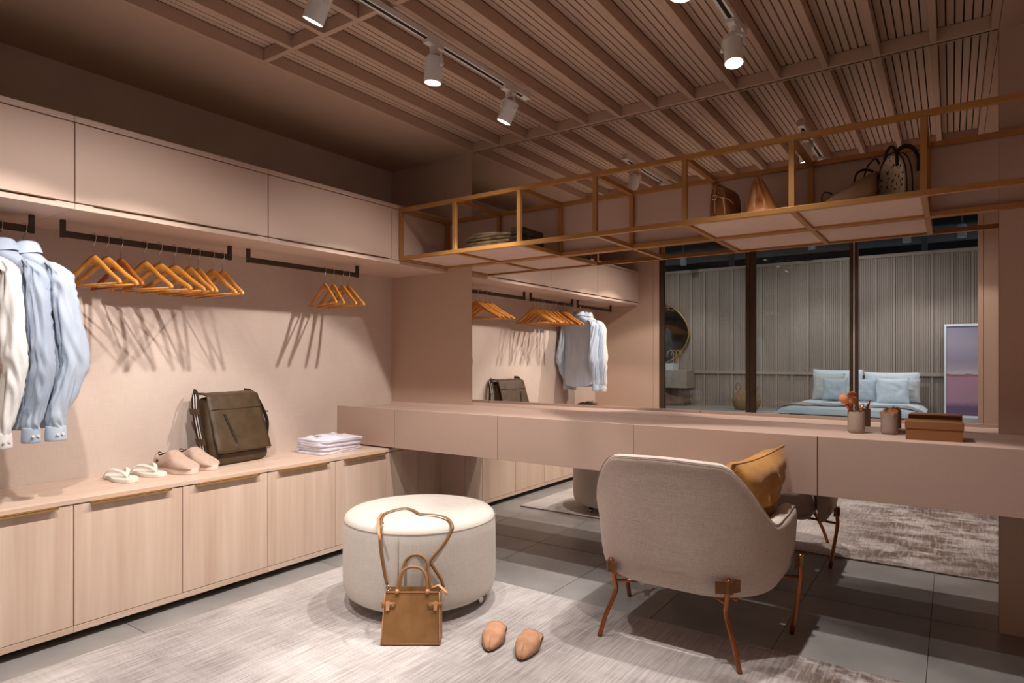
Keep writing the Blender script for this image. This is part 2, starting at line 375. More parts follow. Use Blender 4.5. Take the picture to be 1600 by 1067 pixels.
for i, x in enumerate((-1.2, 2.95, 5.0)):
    o = box(-.06, .06, -.06, .06, 0, 6.2).build('steel_column', ductm, bevel=.006); o.location = (x, -13.2, 0)
    tag(o, ('grey steel column behind the bedroom wall above the wicker basket', 'grey steel column behind the bedroom wall, between bed and canvas', 'grey steel column behind the bedroom wall at far right')[i], 'column')

# ---------------------------------------------------------------- track lights
def track(x, y0, y1, label):
    t = thing('lighting_track', label, 'track', (x, y0, ZC))
    box(-.0175, .0175, y1-y0, 0, -.035, -.012).build('channel', whitem, t, bevel=.001)
    for sx in (-.0175, .0135): box(sx, sx+.004, y1-y0+.002, -.05, -.0365, -.035).build('channel_lip', whitem, t)
    box(-.008, .008, y1-y0+.002, -.05, -.0357, -.0348).build('conductor_slot', blackm, t)
    box(-.018, .018, -.045, .002, -.037, 0).build('end_cap', whitem, t, bevel=.002)
    for y in (-.4, -1.2, -2.0):
        box(-.012, .012, y-.03, y+.03, -.012, 0).build('mounting_clip', whitem, t)
track(1.612, -.60, -3.15, 'white lighting track left of centre, carrying three visible spotlights')
track(2.715, -.62, -3.15, 'white lighting track on the right, nearer the camera')
def head(x, y, aim, label, group, w=1.0, ang=78, yaw=0):
    t = thing('track_spotlight', label, 'spotlight', (x, y, 2.515), 0, group)
    d = Vector(aim).normalized(); piv = Vector((0, 0, -.108))
    rot = Vector((0, 0, -1)).rotation_difference(d).to_matrix().to_4x4(); X = Matrix.Translation(piv) @ rot
    m = M().box(-.016, .016, -.05, .05, -.018, 0); m.cyl((0, 0, -.018), (0, 0, -.038), .017, n=16); m.build('adaptor', whitem, t, bevel=.002)
    ax = (X.to_3x3() @ Vector((1, 0, 0))); ax = Vector((cos(yaw)*1, sin(yaw)*1, 0))
    ax = (ax-d*ax.dot(d)).normalized(); e0 = piv+ax*.043+Vector((0, 0, .012)); e1 = piv-ax*.043+Vector((0, 0, .012))
    m = M(); m.tube(catmull([e0, e0+Vector((0, 0, .028)), (e0.x*.8, e0.y*.8, -.050), (0, 0, -.038), (e1.x*.8, e1.y*.8, -.050), e1+Vector((0, 0, .028)), e1], 5), .0055, 8); m.build('yoke', whitem, t, smooth=True)
    M().cyl(e0-ax*.002, e0+ax*.008, .009, n=12).build('yoke_screw', whitem, t); M().cyl(e1+ax*.002, e1-ax*.008, .009, n=12).build('yoke_screw', whitem, t)
    prof = [(.0, .044), (.033, .044), (.0375, .040), (.0375, -.060), (.0365, -.063), (.0345, -.063), (.0335, -.052), (.0, -.052)]
    m = M().lathe(prof, 32, caps=False); m.xf(X); b = m.build('lamp_body', whitem, t, smooth=True); q = b.modifiers.new('es', 'EDGE_SPLIT'); q.split_angle = R(35)
    m = M().lathe([(.0, -.0535), (.0325, -.0535)], 32, caps=False); m.xf(X); m.build('lens', lensm, b)
    l = bpy.data.lights.new('spot', 'SPOT'); l.energy = SPOT_W*w; l.color = WARM; l.spot_size = R(ang); l.spot_blend = .22; l.shadow_soft_size = .022
    lo = bpy.data.objects.new('spot', l); C.objects.link(lo); lo.parent = t; lo.location = piv+d*.0655; lo.rotation_euler = rot.to_euler()
    l2 = l.copy(); l2.energy = SPOT_W*.36; l2.spot_size = R(116); l2.spot_blend = .6      # stray light around the beam
    lo = bpy.data.objects.new('spill', l2); C.objects.link(lo); lo.parent = t; lo.location = piv+d*.0655; lo.rotation_euler = rot.to_euler()
    return t
GH = 'white cylindrical track spotlights'
head(1.612, -1.93, (-.50, -.10, -1), 'white track spotlight cut off by the top picture edge, tilted at the left wall', GH, 1.25, 75)
head(1.612, -1.33, (-.10, 0, -1), 'white track spotlight pointing straight down over the round ottoman', GH, .55, 74)
head(1.612, -.77, (-.46, -.12, -1), 'white track spotlight nearest the mirror on the left-hand track', GH, 1.25, 77)
head(2.715, -.76, (.10, -.22, -1), 'white track spotlight above the armchair, lens glaring at the camera', GH, 1.25, 80)
head(2.715, -1.35, (-.08, -.05, -1), 'white track spotlight with only its lit rim showing at the top edge', GH, .8, 62)
head(1.612, -2.62, (-.50, .05, -1), 'unseen white track spotlight added on the left-hand track behind the picture edge', GH, 1.2, 78)  # extra out-of-view head, added for more light on the left wall
head(2.715, -2.3, (.45, -.35, -1), 'unseen white track spotlight added on the right-hand track behind the picture edge', GH, .9, 78)  # added head out of view, brightens the right rear panel

# ---------------------------------------------------------------- wall cabinets, bench, counter, rack
XC, Z0, Z1 = .548, 1.7586, 2.1347
cy = [0, -.533, -1.41, -2.286, YB+.001]
lab = ['closed overhead cabinet in the corner, its front partly behind the brass rack', 'long overhead cabinet above the row of ten empty hangers', 'overhead cabinet above the hanging shirts, cut off at the left picture edge']
units = [(0, -1.41, [(0, -.533), (-.533, -1.41)]), (-1.41, -2.286, [(-1.41, -2.286)]), (-2.286, YB+.001, [(-2.286, YB+.001)])]
for (y0, y1, ds), lb in zip(units, lab):
    t = thing('overhead_cabinet', lb, 'cabinet', (0, (y0+y1)/2, Z0), 0, 'overhead cabinets')
    a, b = y1+.0007, y0-.0007
    box(.002, XC, a, b, Z1-.024, Z1).build('top_board', pink, t, world=True, bevel=.001)
    box(.002, XC, a, b, Z0, Z0+.024).build('bottom_board', pink, t, world=True, bevel=.001)
    box(.002, XC-.024, a, b, Z0+.024, Z1-.024).build('carcass', gapm, t, world=True)
    for d0, d1 in ds:
        if d0 == 0:
            box(XC-.024, XC-.001, d1+.0024, -.001, Z0+.026, Z1-.0285).build('filler_panel', pink, t, world=True, bevel=.0008)
        else:
            dr = box(XC-.024, XC-.001, d1+.0024, d0-.0024, Z0+.0295, Z1-.0285).build('door', pink, t, world=True, bevel=.0008)
            box(XC-.02, XC+.009, d1+.068, d0-.068, Z0+.0245, Z0+.0285).build('pull_edge', pullm, dr).location = -t.location
ZB, XB = .585, .4885
bs = [-.4763, -.9281, -1.3727, -1.8218, -2.268, -2.718, -3.17]
t = thing('worktop', 'long pale oak bench top running along the left wall', 'worktop', (.24, -1.6, .5635))
box(.002, XB+.003, -1.372, -.001, .5635, ZB).build('board', woodh, t, world=True, bevel=.0025)
box(.002, XB+.003, YB+.001, -1.3735, .5635, ZB).build('board', woodh, t, world=True, bevel=.0025)
bl = ['pale oak bench cabinet in the corner, behind the ottoman', 'pale oak two-door bench cabinet below the messenger bag and sneakers', 'pale oak bench cabinet at the left picture edge, below the shirts']
for (y0, y1, ds), lb in zip([(0, -1.3727, [(bs[0], bs[1]), (bs[1], bs[2])]), (-1.3727, -2.268, [(bs[2], bs[3]), (bs[3], bs[4])]), (-2.268, YB+.001, [(bs[4], bs[5]), (bs[5], bs[6])])], bl):
    t = thing('bench_cabinet', lb, 'cabinet', (.24, (y0+y1)/2, 0), 0, 'pale oak bench cabinets')
    a, b = y1+.0007, y0-.0007
    box(.002, XB-.022, a, b, .062, .5622).build('carcass', gapm, t, world=True)
    box(.002, XB, a, b, .037, .0625).build('base_board', woodh, t, world=True, bevel=.001)
    box(.002, XB-.09, a, b, 0, .0375).build('plinth', blackm, t, world=True)
    if y0 == 0: box(XB-.022, XB, bs[0]+.0015, -.001, .0645, .560).build('filler_panel', woodv, t, world=True, bevel=.0008)
    if y1 < -3: box(XB-.022, XB, y1+.001, bs[6]-.0015, .0645, .560).build('filler_panel', woodv, t, world=True, bevel=.0008)
    for d0, d1 in ds:
        dr = box(XB-.022, XB, d1+.0021, d0-.0021, .0655, .5585).build('door', woodv, t, world=True, bevel=.0008)
        m = M().box(XB-.02, XB+.021, d1+.06, d0-.06, .5605, .5625); m.box(XB+.018, XB+.021, d1+.06, d0-.06, .5545, .5625)
        m.build('handle', brass, dr).location = -t.location
YD, ZD0, ZD1, ZT = -.509, .594, .839, .822
t = thing('dressing_counter', 'long wall-hung dressing counter with flat drawers under the mirror', 'counter', (2.0, -.25, ZD0))
box(.002, XR-.002, YD+.016, -.003, ZD0, ZT-.003).build('carcass', pinkd, t, world=True)
for x0, x1 in ((.002, 2.1686), (2.1686, XR-.002)):
    box(x0+.0006, x1-.0006, YD+.017, -.003, ZT-.003, ZT).build('tray_board', pinkd, t, world=True)
    M().prism([(-.022, ZT), (-.012, ZD1+.002), (-.0015, ZD1+.002), (-.0015, ZT)], x0+.0006, x1-.0006, 'x').build('rear_lip', pinkd, t, world=True)
box(.002, XR-.002, YD+.0127, YD+.0162, ZD0+.001, ZD1-.004).build('gap_backing', gapm, t, world=True)
dx = [.002, .5458, 1.3518, 2.1686, 2.9852, 3.8018, XR-.002]
for i in range(6):
    x0, x1 = dx[i]+.0019, dx[i+1]-.0019
    d = box(x0, x1, YD, YD+.0125, ZD0, ZD1).build('drawer_front' if i else 'end_panel', pinkd, t, world=True, bevel=.0012)
    M().prism([(YD+.0162, ZT), (YD+.0162, ZD1-.0004), (YD+.026, ZT)], x0, x1, 'x').build('front_lip', pinkd, d).location = -t.location

rk = [.5347+.0115, 1.0045, 1.4702, 1.9397, 2.4092, 2.8782, 3.3509, 3.8205, 4.29]
t = thing('brass_rack', 'brass square-tube hanging rack with open bays above the mirror', 'rack', (2.4, -.24, 1.785))
h = .0115; YF, YR = -.464, -.0135; ZA, ZE = 1.785, 2.1137
rk[0] = XC+.002+h
for i, x in enumerate(rk):
    for y in (YF, YR): box(x-h, x+h, y-h, y+h, ZA+2*h, ZE-2*h).build('post', gold, t, world=True, bevel=.001)
    for z in (ZA, ZE-2*h): box(x-h, x+h, YF+h, YR-h, z, z+2*h).build('cross_rail', gold, t, world=True, bevel=.001)
for y in (YF, YR):
    for z in (ZA, ZE-2*h): box(rk[0]-h, XR-.003, y-h, y+h, z, z+2*h).build('long_rail', gold, t, world=True, bevel=.001)
for i in (0, 1, 4, 5):
    box(rk[i]+h+.001, rk[i+1]-h-.001, YF+h+.001, YR-h-.001, ZA+.012, ZA+.028).build('shelf_board', shelfm, t, world=True, bevel=.001)

# ---------------------------------------------------------------- hanging rails, hangers, shirts
XH, ZR = .287, 1.712      # rail centre and rail top
rails = [(-2.338, -3.12, 'dark flat hanging rail holding the shirts at the left picture edge'), (-1.456, -2.243, 'dark flat hanging rail holding ten empty wooden hangers'), (-.577, -1.366, 'dark flat hanging rail nearest the corner, holding four hangers')]
for y0, y1, lb in rails:
    t = thing('hanging_rail', lb, 'rail', (XH, (y0+y1)/2, Z0), 0, 'dark hanging rails under the cabinets')
    box(XH-.008, XH+.008, y1+.018, y0-.018, ZR-.028, ZR).build('bar', bronze, t, world=True, bevel=.0015)
    for y in (y0, y1): box(XH-.009, XH+.009, min(y, y-.0) - (.018 if y == y0 else 0), y+(0 if y == y0 else .018), ZR-.03, Z0-.0005).build('bracket', bronze, t, world=True, bevel=.001)
def hanger(mt):
    # origin: top of the rail where the hook sits; arms along x
    t = thing('wooden_hanger', '', 'hanger')
    hk = [(0, 0, -.094), (0, 0, -.05), (.012, 0, -.036), (.0195, 0, -.018), (.0165, 0, .0), (.005, 0, .0065), (-.008, 0, .0055), (-.0155, 0, -.003), (-.017, 0, -.016)]
    M().tube(catmull(hk, 4), .0018, 6).build('hook', steel, t, smooth=True)
    top = [(0, -.088), (.020, -.093), (.045, -.108), (.085, -.137), (.13, -.168), (.175, -.193), (.205, -.209), (.213, -.221)]
    bot = [(.208, -.232), (.196, -.234), (.178, -.221), (.13, -.197), (.085, -.172), (.05, -.148), (.02, -.136), (0, -.134)]
    half = top+bot; n = len(top); rings = []
    prof = [(top[i], bot[n-1-i]) for i in range(n)]
    full = [((-a[0], a[1]), (-b[0], b[1])) for a, b in prof[:0:-1]]+prof
    for (a, b) in full:
        cz = (a[1]+b[1])/2; cx = (a[0]+b[0])/2; hx = (a[0]-b[0])/2; hz = (a[1]-b[1])/2; th = .0075; sw = -.018*(cx/.21)**2
        rings.append([(cx+hx*cos(q), th*sin(q)+sw, cz+hz*cos(q)) for q in [2*pi*k/8 for k in range(8)]])
    M().loft(rings).build('shoulder_arms', mt, t, smooth=True)
    M().cyl((-.192, -.016, -.226), (.192, -.016, -.226), .0045, n=8).build('trouser_bar', mt, t, smooth=True)
    return t
hy = [-2.116, -2.064, -2.002, -1.898, -1.830, -1.759, -1.684, -1.635, -1.563, -1.507]
ordn = ['first', 'second', 'third', 'fourth', 'fifth', 'sixth', 'seventh', 'eighth', 'ninth', 'last']
h0 = hanger(hangw); h1 = hanger(hangr)
for i, y in enumerate(hy):
    src = h1 if i == 2 else h0; rz = [.195, .29, .09, .21, .325, .295, .115, -.015, .115, .03][i]
    o = src if (i == 0 or i == 2) else dup(src, (0, 0, 0))
    o.location = (XH, y, ZR+.001); o.rotation_euler = (0, 0, rz)
    o['label'] = 'empty wooden hanger, %s from the left on the rail of ten' % ordn[i]; o['group'] = 'empty wooden hangers'
for i, y in enumerate([-.845, -.781, -.709, -.660]):
    o = dup(h0, (XH, y, ZR+.001), [-.27, -.3, -.21, -.16][i], 'empty wooden hanger, %s from the left on the rail of four near the corner' % (ordn[:3]+['last'])[i]); o['group'] = 'empty wooden hangers'

def shirt(y, mt, label, seed, bulge=.02, rz=0.0, dl=0.0, sw=1.0):
    hg = dup(h1, (XH, y, ZR+.001), rz, 'cherry wooden hanger inside the '+label[1]); hg['group'] = 'wooden hangers holding the shirts'
    t = thing('hanging_shirt', label[0], 'shirt', (XH, y, ZR), rz, 'shirts on the left rail')
    rnd = random.Random(seed); ph = [rnd.uniform(0, 6) for _ in range(8)]
    def crease(a, b, c): return 1-2.6*abs(nz(a+seed, b, c))
    prof = [(-.112, .056, .042), (-.125, .076, .044), (-.15, .118, .040), (-.175, .158, .034), (-.195, .190, .029), (-.22, .203, .028), (-.30, .203, .030), (-.42, .204, .033), (-.55, .207, .035), (-.68, .211, .037), (-.79, .214, .039), (-.845, .213, .040)]
    pz = [p[0] for p in prof]; zs = pz[:6]+[-.22-.625*i/26 for i in range(1, 27)]; rings = []
    for z in zs:
        i = max(k for k in range(len(pz)-1) if pz[k] >= z-1e-9); f_ = (z-pz[i])/(pz[i+1]-pz[i]); w = prof[i][1]*(1-f_)+prof[i+1][1]*f_; th = prof[i][2]*(1-f_)+prof[i+1][2]*f_
        rg = []; am = min(1, max(0, (-.2-z)/.2))
        for k in range(56):
            a = 2*pi*k/56; ca, sa = cos(a), sin(a)
            f = am*(.006*sin(6*a+ph[0]+2*z)+.004*sin(11*a+ph[1])+.004*crease(ca*4, z*2.2, sa*2))
            hem = (.04*abs(ca)**2 if z < -.8 else 0)
            rg.append(((w+f*.4)*math.copysign(abs(ca)**.75, ca), (th+f)*math.copysign(abs(sa)**.8, sa), z+hem))
        rings.append(rg)
    M().loft(rings, caps=False).build('body', mt, t, smooth=True)
    rc = []
    for z, r, q in ((-.120, .062, .044), (-.100, .058, .042), (-.072, .054, .039), (-.066, .056, .041), (-.082, .066, .050), (-.116, .080, .058)):
        rc.append([(r*cos(2*pi*k/32), q*sin(2*pi*k/32), z-(.012*max(0, -sin(2*pi*k/32)) if r > .07 else 0)) for k in range(32)])
    M().loft(rc, caps=False).build('collar', mt, t, smooth=True, sub=1)
    M().box(-.014, .014, -.0445, -.039, -.78, -.14).build('button_placket', mt, t, bevel=.002)
    b = bulge
    tab = [(.150, 0, -.160, .010, .024), (.180, 0, -.178, .018, .034), (.203, 0, -.203, .026, .042), (.216, 0, -.24, .031, .048), (.222, b*.2, -.32, .034, .052), (.228, b*.6, -.43, .036, .055), (.236, b, -.53, .037, .057), (.238, b, -.59, .036, .055), (.230, b*.4, -.66, .034, .048), (.222, -.012, -.74, .032, .041), (.216, -.022, -.80, .031, .037), (.214, -.024, -.828, .029, .034)]
    for s in (1, -1):
        c1 = catmull([r[:3] for r in tab], 5); c2 = catmull([(r[3], r[4]*sw, 0) for r in tab], 5); n = len(c1); rs = []
        for i in range(n):
            u = i/(n-1); p, q = c1[i], c2[i]; rg = []; am = min(1, u*5)*min(1, (1-u)*8+.25)
            for k in range(40):
                a = 2*pi*k/40; f = am*(.012*crease(cos(a)*1.6+u*3, u*7-sin(a)*1.5, seed*.7)-.003+.004*sin(3*a+ph[3])+.003*nz(cos(a)*5, u*20+sin(a)*4, seed))
                rg.append((s*(p.x+(q.x+f)*cos(a)), p.y+(q.y+f)*sin(a), p.z+dl*u+.010*am*nz(cos(a)*2, sin(a)*2, u*6+seed)))
            rs.append(rg)
        sl = M().loft(rs, caps=False).build('sleeve', mt, t, smooth=True)
        rg = []
        for z, e in ((-.818, -.003), (-.820, .002), (-.824, .004), (-.876, .006), (-.881, .004), (-.881, -.002), (-.82, -.006)):
            rg.append([(s*(.214+(.027+e)*cos(2*pi*k/28)), -.024+(.034*min(1, sw+.12)+e)*sin(2*pi*k/28), z+dl) for k in range(28)])
        cf = M().loft(rg, caps=False).build('cuff', mt, sl, smooth=True, sub=1)
        if s > 0:
            for zz in (-.010, .010): M().cyl((.2475, -.030+zz, -.852+dl), (.2505, -.030+zz, -.852+dl), .0055, n=12).build('button', stripew, cf)
    return t
shirt(-2.375, shblue, ('pale blue button-down shirt nearest the empty hangers', 'pale blue shirt nearest the empty hangers'), 3, bulge=.034, rz=.30, sw=.88)
shirt(-2.456, shblue2, ('grey-blue shirt between the pale blue one and the white one', 'grey-blue shirt in the middle'), 11, bulge=.004, rz=.29, sw=.66)
shirt(-2.545, shwhite, ('white shirt cut off by the left picture edge', 'white shirt at the left edge'), 19, bulge=.002, rz=.28, dl=-.012, sw=.66)

# ---------------------------------------------------------------- shoes and bags on the bench
def outline(L, w, n=28, toe=.6, waist=.85):
    # shoe outline, heel at x=0, toe at x=L
    pts = []
    for k in range(n):
        a = 2*pi*k/n; x = L/2-L/2*cos(a); u = x/L
        ww = w/2*(.78+.28*math.exp(-((u-.68)/.22)**2)-.14*math.exp(-((u-.4)/.15)**2))
        e = abs(sin(a))**(.55); pts.append((x, math.copysign(ww*e, sin(a))))
    return pts
def sneaker(name, label, loc, rz):
    t = thing(name, label, 'shoe', loc, rz, 'pair of blush canvas sneakers'); L, w = .285, .10
    ol = outline(L, w)
    s = M().loft([[(x*1.0, y*1.0, 0) for x, y in ol], [(x*1.01-.002, y*1.04, .006) for x, y in ol], [(x*1.01-.002, y*1.04, .024) for x, y in ol], [(x, y*.98, .028) for x, y in ol]]).build('sole', soleb, t, smooth=True, bevel=.002)
    rings = []
    for i in range(15):
        u = .012+.976*i/14; x = L*u
        hgt = .078+.010*math.exp(-((u-.0)/.10)**2)+.030*math.exp(-((u-.42)/.14)**2)-.040*max(0, (u-.5)/.5)**1.2
        if u > .9: hgt *= 1-((u-.9)/.1)**2*.55
        ww = w/2*(.76+.27*math.exp(-((u-.68)/.22)**2)-.13*math.exp(-((u-.4)/.15)**2))*min(1, (1-abs(2*u-1)**6)**.5+.12)
        rg = []
        for k in range(17):
            a = pi*k/16; e = .55 if u > .3 else .45
            rg.append((x, ww*math.copysign(abs(cos(a))**.7, cos(a)), .026+(hgt-.026)*abs(sin(a))**e))
        rings.append(rg)
    up = M().loft(rings, caps=True, closed=False); up.f = [f for f in up.f if not (len(f) == 4 and f[0]//17 in (1, 2, 3, 4) and 6 <= f[0] % 17 <= 9)]
    u_ = up.build('upper', canvas, t, smooth=True); q = u_.modifiers.new('so', 'SOLIDIFY'); q.thickness = .004; q.offset = -1
    pts = [(L*(.012+.976*1/14), .012, .083), (.012, .0, .093), (L*(.012+.976*1/14), -.012, .083), (.06, -.022, .087), (.10, -.014, .1), (.112, 0, .102), (.10, .014, .1), (.06, .022, .087), (.034, .016, .084)]
    M().tube(catmull(pts, 4), .004, 8).build('collar_trim', camo, t, smooth=True)
    for sx in (.108, .118, .128): M().tube(catmull([(sx, .033, .066), (sx-.004, .018, .09), (sx-.004, -.018, .09), (sx, -.033, .066)], 4), .0016, 6).build('elastic_seam', camo, t, smooth=True)
    box(.045, .06, -.0425, -.0395, .05, .064).build('side_label', brownl, t)
    box(-.003, .004, -.012, .012, .03, .075).build('heel_tab', camo, t, bevel=.002)
ZBT = ZB+.0005
sneaker('canvas_sneaker', 'blush canvas slip-on sneaker, the front one of the pair beside the flip-flops', (.080, -1.735, ZBT), R(9))
sneaker('canvas_sneaker', 'blush canvas slip-on sneaker, the rear one half hidden against the messenger bag', (.055, -1.612, ZBT), R(8))
def flipflop(label, loc, rz):
    t = thing('flip_flop', label, 'sandal', loc, rz, 'pair of cream flip-flops'); ol = outline(.262, .1)
    s = M().loft([[(x, y*.97, 0) for x, y in ol], [(x, y, .003) for x, y in ol], [(x, y, .015) for x, y in ol], [(x, y*.98, .0175) for x, y in ol]]).build('sole', rubber, t, smooth=True, bevel=.002)
    toe = Vector((.205, -.004, .017))
    for sg in (1, -1):
        p = catmull([(.075, sg*.042, .012), (.085, sg*.045, .032), (.125, sg*.034, .052), (.175, sg*.014, .044), toe+Vector((0, 0, .012))], 6)
        M().strip(p, [(0, sg*.8*(1-i/len(p)), .6+.4*i/len(p)) for i in range(len(p))], .016, .005).build('strap', rubber, t, smooth=True)
    M().cyl(toe-Vector((0, 0, .004)), toe+Vector((-.003, 0, .016)), .0042, .005, n=10).build('toe_post', rubber, t, smooth=True)
flipflop('cream rubber flip-flop, the left one of the pair below the shirts', (.075, -1.972, ZBT), R(1))
flipflop('cream rubber flip-flop, the right one of the pair nearer the sneakers', (.045, -1.845, ZBT), R(6))
def laceup(label, loc, rz):
    t = thing('leather_shoe', label, 'shoe', loc, rz, 'pair of brown lace-up shoes behind the shirts'); L, w = .28, .095; ol = outline(L, w)
    M().loft([[(x, y, 0) for x, y in ol], [(x, y*1.03, .004) for x, y in ol], [(x, y*1.03, .022) for x, y in ol]]).build('sole', soleb, t, smooth=True)
    rings = []
    for i in range(13):
        u = .02+.96*i/12; hgt = .075+.03*math.exp(-((u-.25)/.2)**2)-.045*max(0, (u-.45)/.55); ww = w/2*(.78+.25*math.exp(-((u-.68)/.22)**2))*min(1, (1-abs(2*u-1)**6)**.5+.1)
        rings.append([(L*u, ww*math.copysign(abs(cos(pi*k/12))**.7, cos(pi*k/12)), .02+(hgt-.02)*abs(sin(pi*k/12))**.5) for k in range(13)])
    M().loft(rings, closed=False).build('upper', brownl, t, smooth=True)
    M().loft([[(p[0]+.002, p[1]*1.03, p[2]+.002) for p in r] for r in rings[9:]], closed=False).build('toe_cap', soleb, t, smooth=True)
    for i in range(4):
        x = .11+i*.02; M().tube(catmull([(x, .02, .1-i*.008), (x+.006, 0, .112-i*.009), (x, -.02, .1-i*.008)], 4), .003, 6).build('lace', blackl, t, smooth=True)
laceup('brown lace-up shoe with pale toe under the shirts, seen only in the mirror, nearer one', (.10, -2.68, ZBT), R(4))
laceup('brown lace-up shoe with pale toe under the shirts, seen only in the mirror, farther one', (.09, -2.82, ZBT), R(-3))

# messenger bag leaning on the wall
t = thing('messenger_bag', 'olive leather messenger bag with zip pocket leaning on the wall', 'bag', (.035, -1.372, ZBT), R(8))
mb = Matrix.Translation((.205, 0, 0)) @ Matrix.Shear('XY', 4, (-.31, 0))
def rbox(w, h, d, r, n=5, puff=0.0, zr=1):
    # rounded slab: width along y, height z, depth along -x from 0
    rings = []
    for i in range(9):
        u = i/8; e = 1-abs(2*u-1)**4; ins = r*(1-(1-abs(2*u-1)**3)**.5) if 0 < u < 1 else r
        rg = []
        for k in range(40):
            a = 2*pi*k/40; q = .22
            yy = math.copysign(abs(cos(a))**q, cos(a))*(w/2-ins); zz = math.copysign(abs(sin(a))**q, sin(a))*(h/2-ins)
            rg.append((-d*u+puff*0, yy, h/2+zz))
        rings.append(rg)
    return M().loft(rings)
m = rbox(.372, .365, .13, .022)
for i, v in enumerate(m.v):
    x, y, z = v; s_ = 1-.10*max(0, (z-.1)/.26); m.v[i] = (x*(1.12-.45*z/.365)+.004*nz(y*9, z*9, 1), y*s_+.006*nz(z*8, x*20), z)
m.xf(mb).build('body', olive, t, smooth=True)
def flapfn(u, v):
    y = (u-.5)*.352; s_ = v
    if s_ < .22: a = s_/.22; x = -.10+.10*a*1.06; z = .372-.0*a+.008*sin(pi*a)
    else: a = (s_-.22)/.78; x = .012+.010*a; z = .372-.305*a
    cr = 1-.05*(1-s_); return (x+.004*sin(pi*u)+.003*nz(u*5, v*6), y*cr+.004*nz(v*7, 2), z+.004*nz(u*6, v*4, 3))
f = M().grid(flapfn, 14, 26); f.xf(mb); fo = f.build('flap', olive, t, smooth=True); q = fo.modifiers.new('s', 'SOLIDIFY'); q.thickness = .007; q.offset = 1
def onflap(y, z, o=.021): return mb @ Vector((.012+.010*(.372-z)/.305+o*.6, y, z))
M().tube([onflap(-.165+.33*k/10, .297+.002*sin(k)) for k in range(11)], .0016, 6).build('seam', oliv2, fo)
M().strip([onflap(-.088+.038*k/6, .272-.155*k/6) for k in range(7)], [(1, 0, .3)]*7, .013, .004).build('zip', oliv2, fo)
M().tube([onflap(-.05, .117), onflap(-.056, .105, .026), onflap(-.066, .098, .026)], .002, 6).build('zip_pull', steel, fo)
M().tube([onflap(-.05, .117), onflap(-.043, .107, .026)], .002, 6).build('zip_pull', steel, fo)
M().tube([mb @ Vector((.016+.004, -.17+.34*k/10, .062)) for k in range(11)], .002, 6).build('flap_edge', oliv2, fo)
for sg, pts in ((-1, [(-.09, -.165, .385), (-.05, -.186, .372), (-.055, -.197, .28), (-.058, -.198, .16), (-.06, -.198, .05), (-.06, -.196, .012)]), (1, [(-.09, .165, .378), (-.05, .20, .36), (-.03, .225, .27), (-.035, .24, .2), (-.045, .222, .12), (-.05, .205, .07)])):
    P = [mb @ Vector(p) for p in catmull(pts, 5)]; nrm = [(.12 if sg < 0 else .45, sg, .1)]*len(P)
    st = M().strip(P, nrm, .05, .005).build('shoulder_strap', oliv2, t, smooth=True)
    for off in (-.008, .008):
        dv = Vector((1, -.12*sg if sg < 0 else -.4, 0)).normalized()*off
        M().strip([p+dv+Vector((.12 if sg < 0 else .45, sg, .1)).normalized()*.0035 for p in P], nrm, .005, .0015).build('white_stripe', stripew, st, smooth=True)
for z in (.29, .13):
    box(-.094, -.024, -.2055, -.2015, z-.016, z+.016).xf(mb).build('side_loop', olive, t, bevel=.001)
box(-.004, .004, -.022, .022, -.004, .004).xf(mb @ Matrix.Translation((-.022, .228, .262))).build('buckle', steel, t)

# folded shirts on the bench
gl = 'stack of folded shirts on the bench'
for i in range(7):
    rnd = random.Random(40+i); w, d, hh = .262+rnd.uniform(-.008, .008), .325+rnd.uniform(-.01, .01), (.0115 if i < 6 else .016)
    zb_ = ZBT+.0003+sum([.0115]*i)
    lb = ('folded white shirt at the very bottom of the stack', 'folded white shirt second from the bottom of the stack', 'folded white shirt third from the bottom of the stack', 'folded white shirt in the middle of the stack', 'folded white shirt third from the top of the stack', 'folded white shirt directly below the top one of the stack', 'folded white shirt with rumpled collar on top of the stack')[i]
    t = thing('folded_shirt', lb, 'shirt', (.262+rnd.uniform(-.006, .006), -.785+rnd.uniform(-.006, .006), zb_), R(rnd.uniform(-3, 3)), gl)
    def slab(fr, to, g=0.0):
        rings = []
        for e, z in ((.985, 0), (1, .25), (1.0, .75), (.985, 1)):
            rg = []
            for k in range(64):
                a = 2*pi*k/64; x = math.copysign(abs(cos(a))**.28, cos(a))*w/2*e; y = math.copysign(abs(sin(a))**.28, sin(a))*d/2*e
                wob = .005*nz(x*20+i*3, y*20, z*2)
                rg.append((x+wob, y+wob, (fr+(to-fr)*z)*hh*.94+(.0015*nz(x*14, y*14, i*2)+.001 if z > .2 else 0)))
            rings.append(rg)
        return M().loft(rings)
    slab(0, .5).build('lower_fold', lilac, t, smooth=True); slab(.5, 1).build('upper_fold', lilac, t, smooth=True)
    if i == 6:
        def cf(u, v):
            x = (u-.5)*.24; y = (v-.5)*.29; e = min(1, 6*min(u, 1-u))*min(1, 6*min(v, 1-v))
            return (x, y, hh*.9+e*(.012+.014*nz(x*16+2, y*13)+.006*nz(x*40, y*30)))
        M().grid(cf, 26, 30).build('rumpled_front', lilac, t, smooth=True, sub=1)
        M().tube(catmull([(-.05, -.05, .026), (-.02, -.09, .031), (.03, -.08, .033), (.05, -.02, .031), (.02, .03, .03), (-.035, .02, .029), (-.055, -.03, .026)], 6), .009, 8, flat=.6).build('collar', lilac, t, smooth=True)

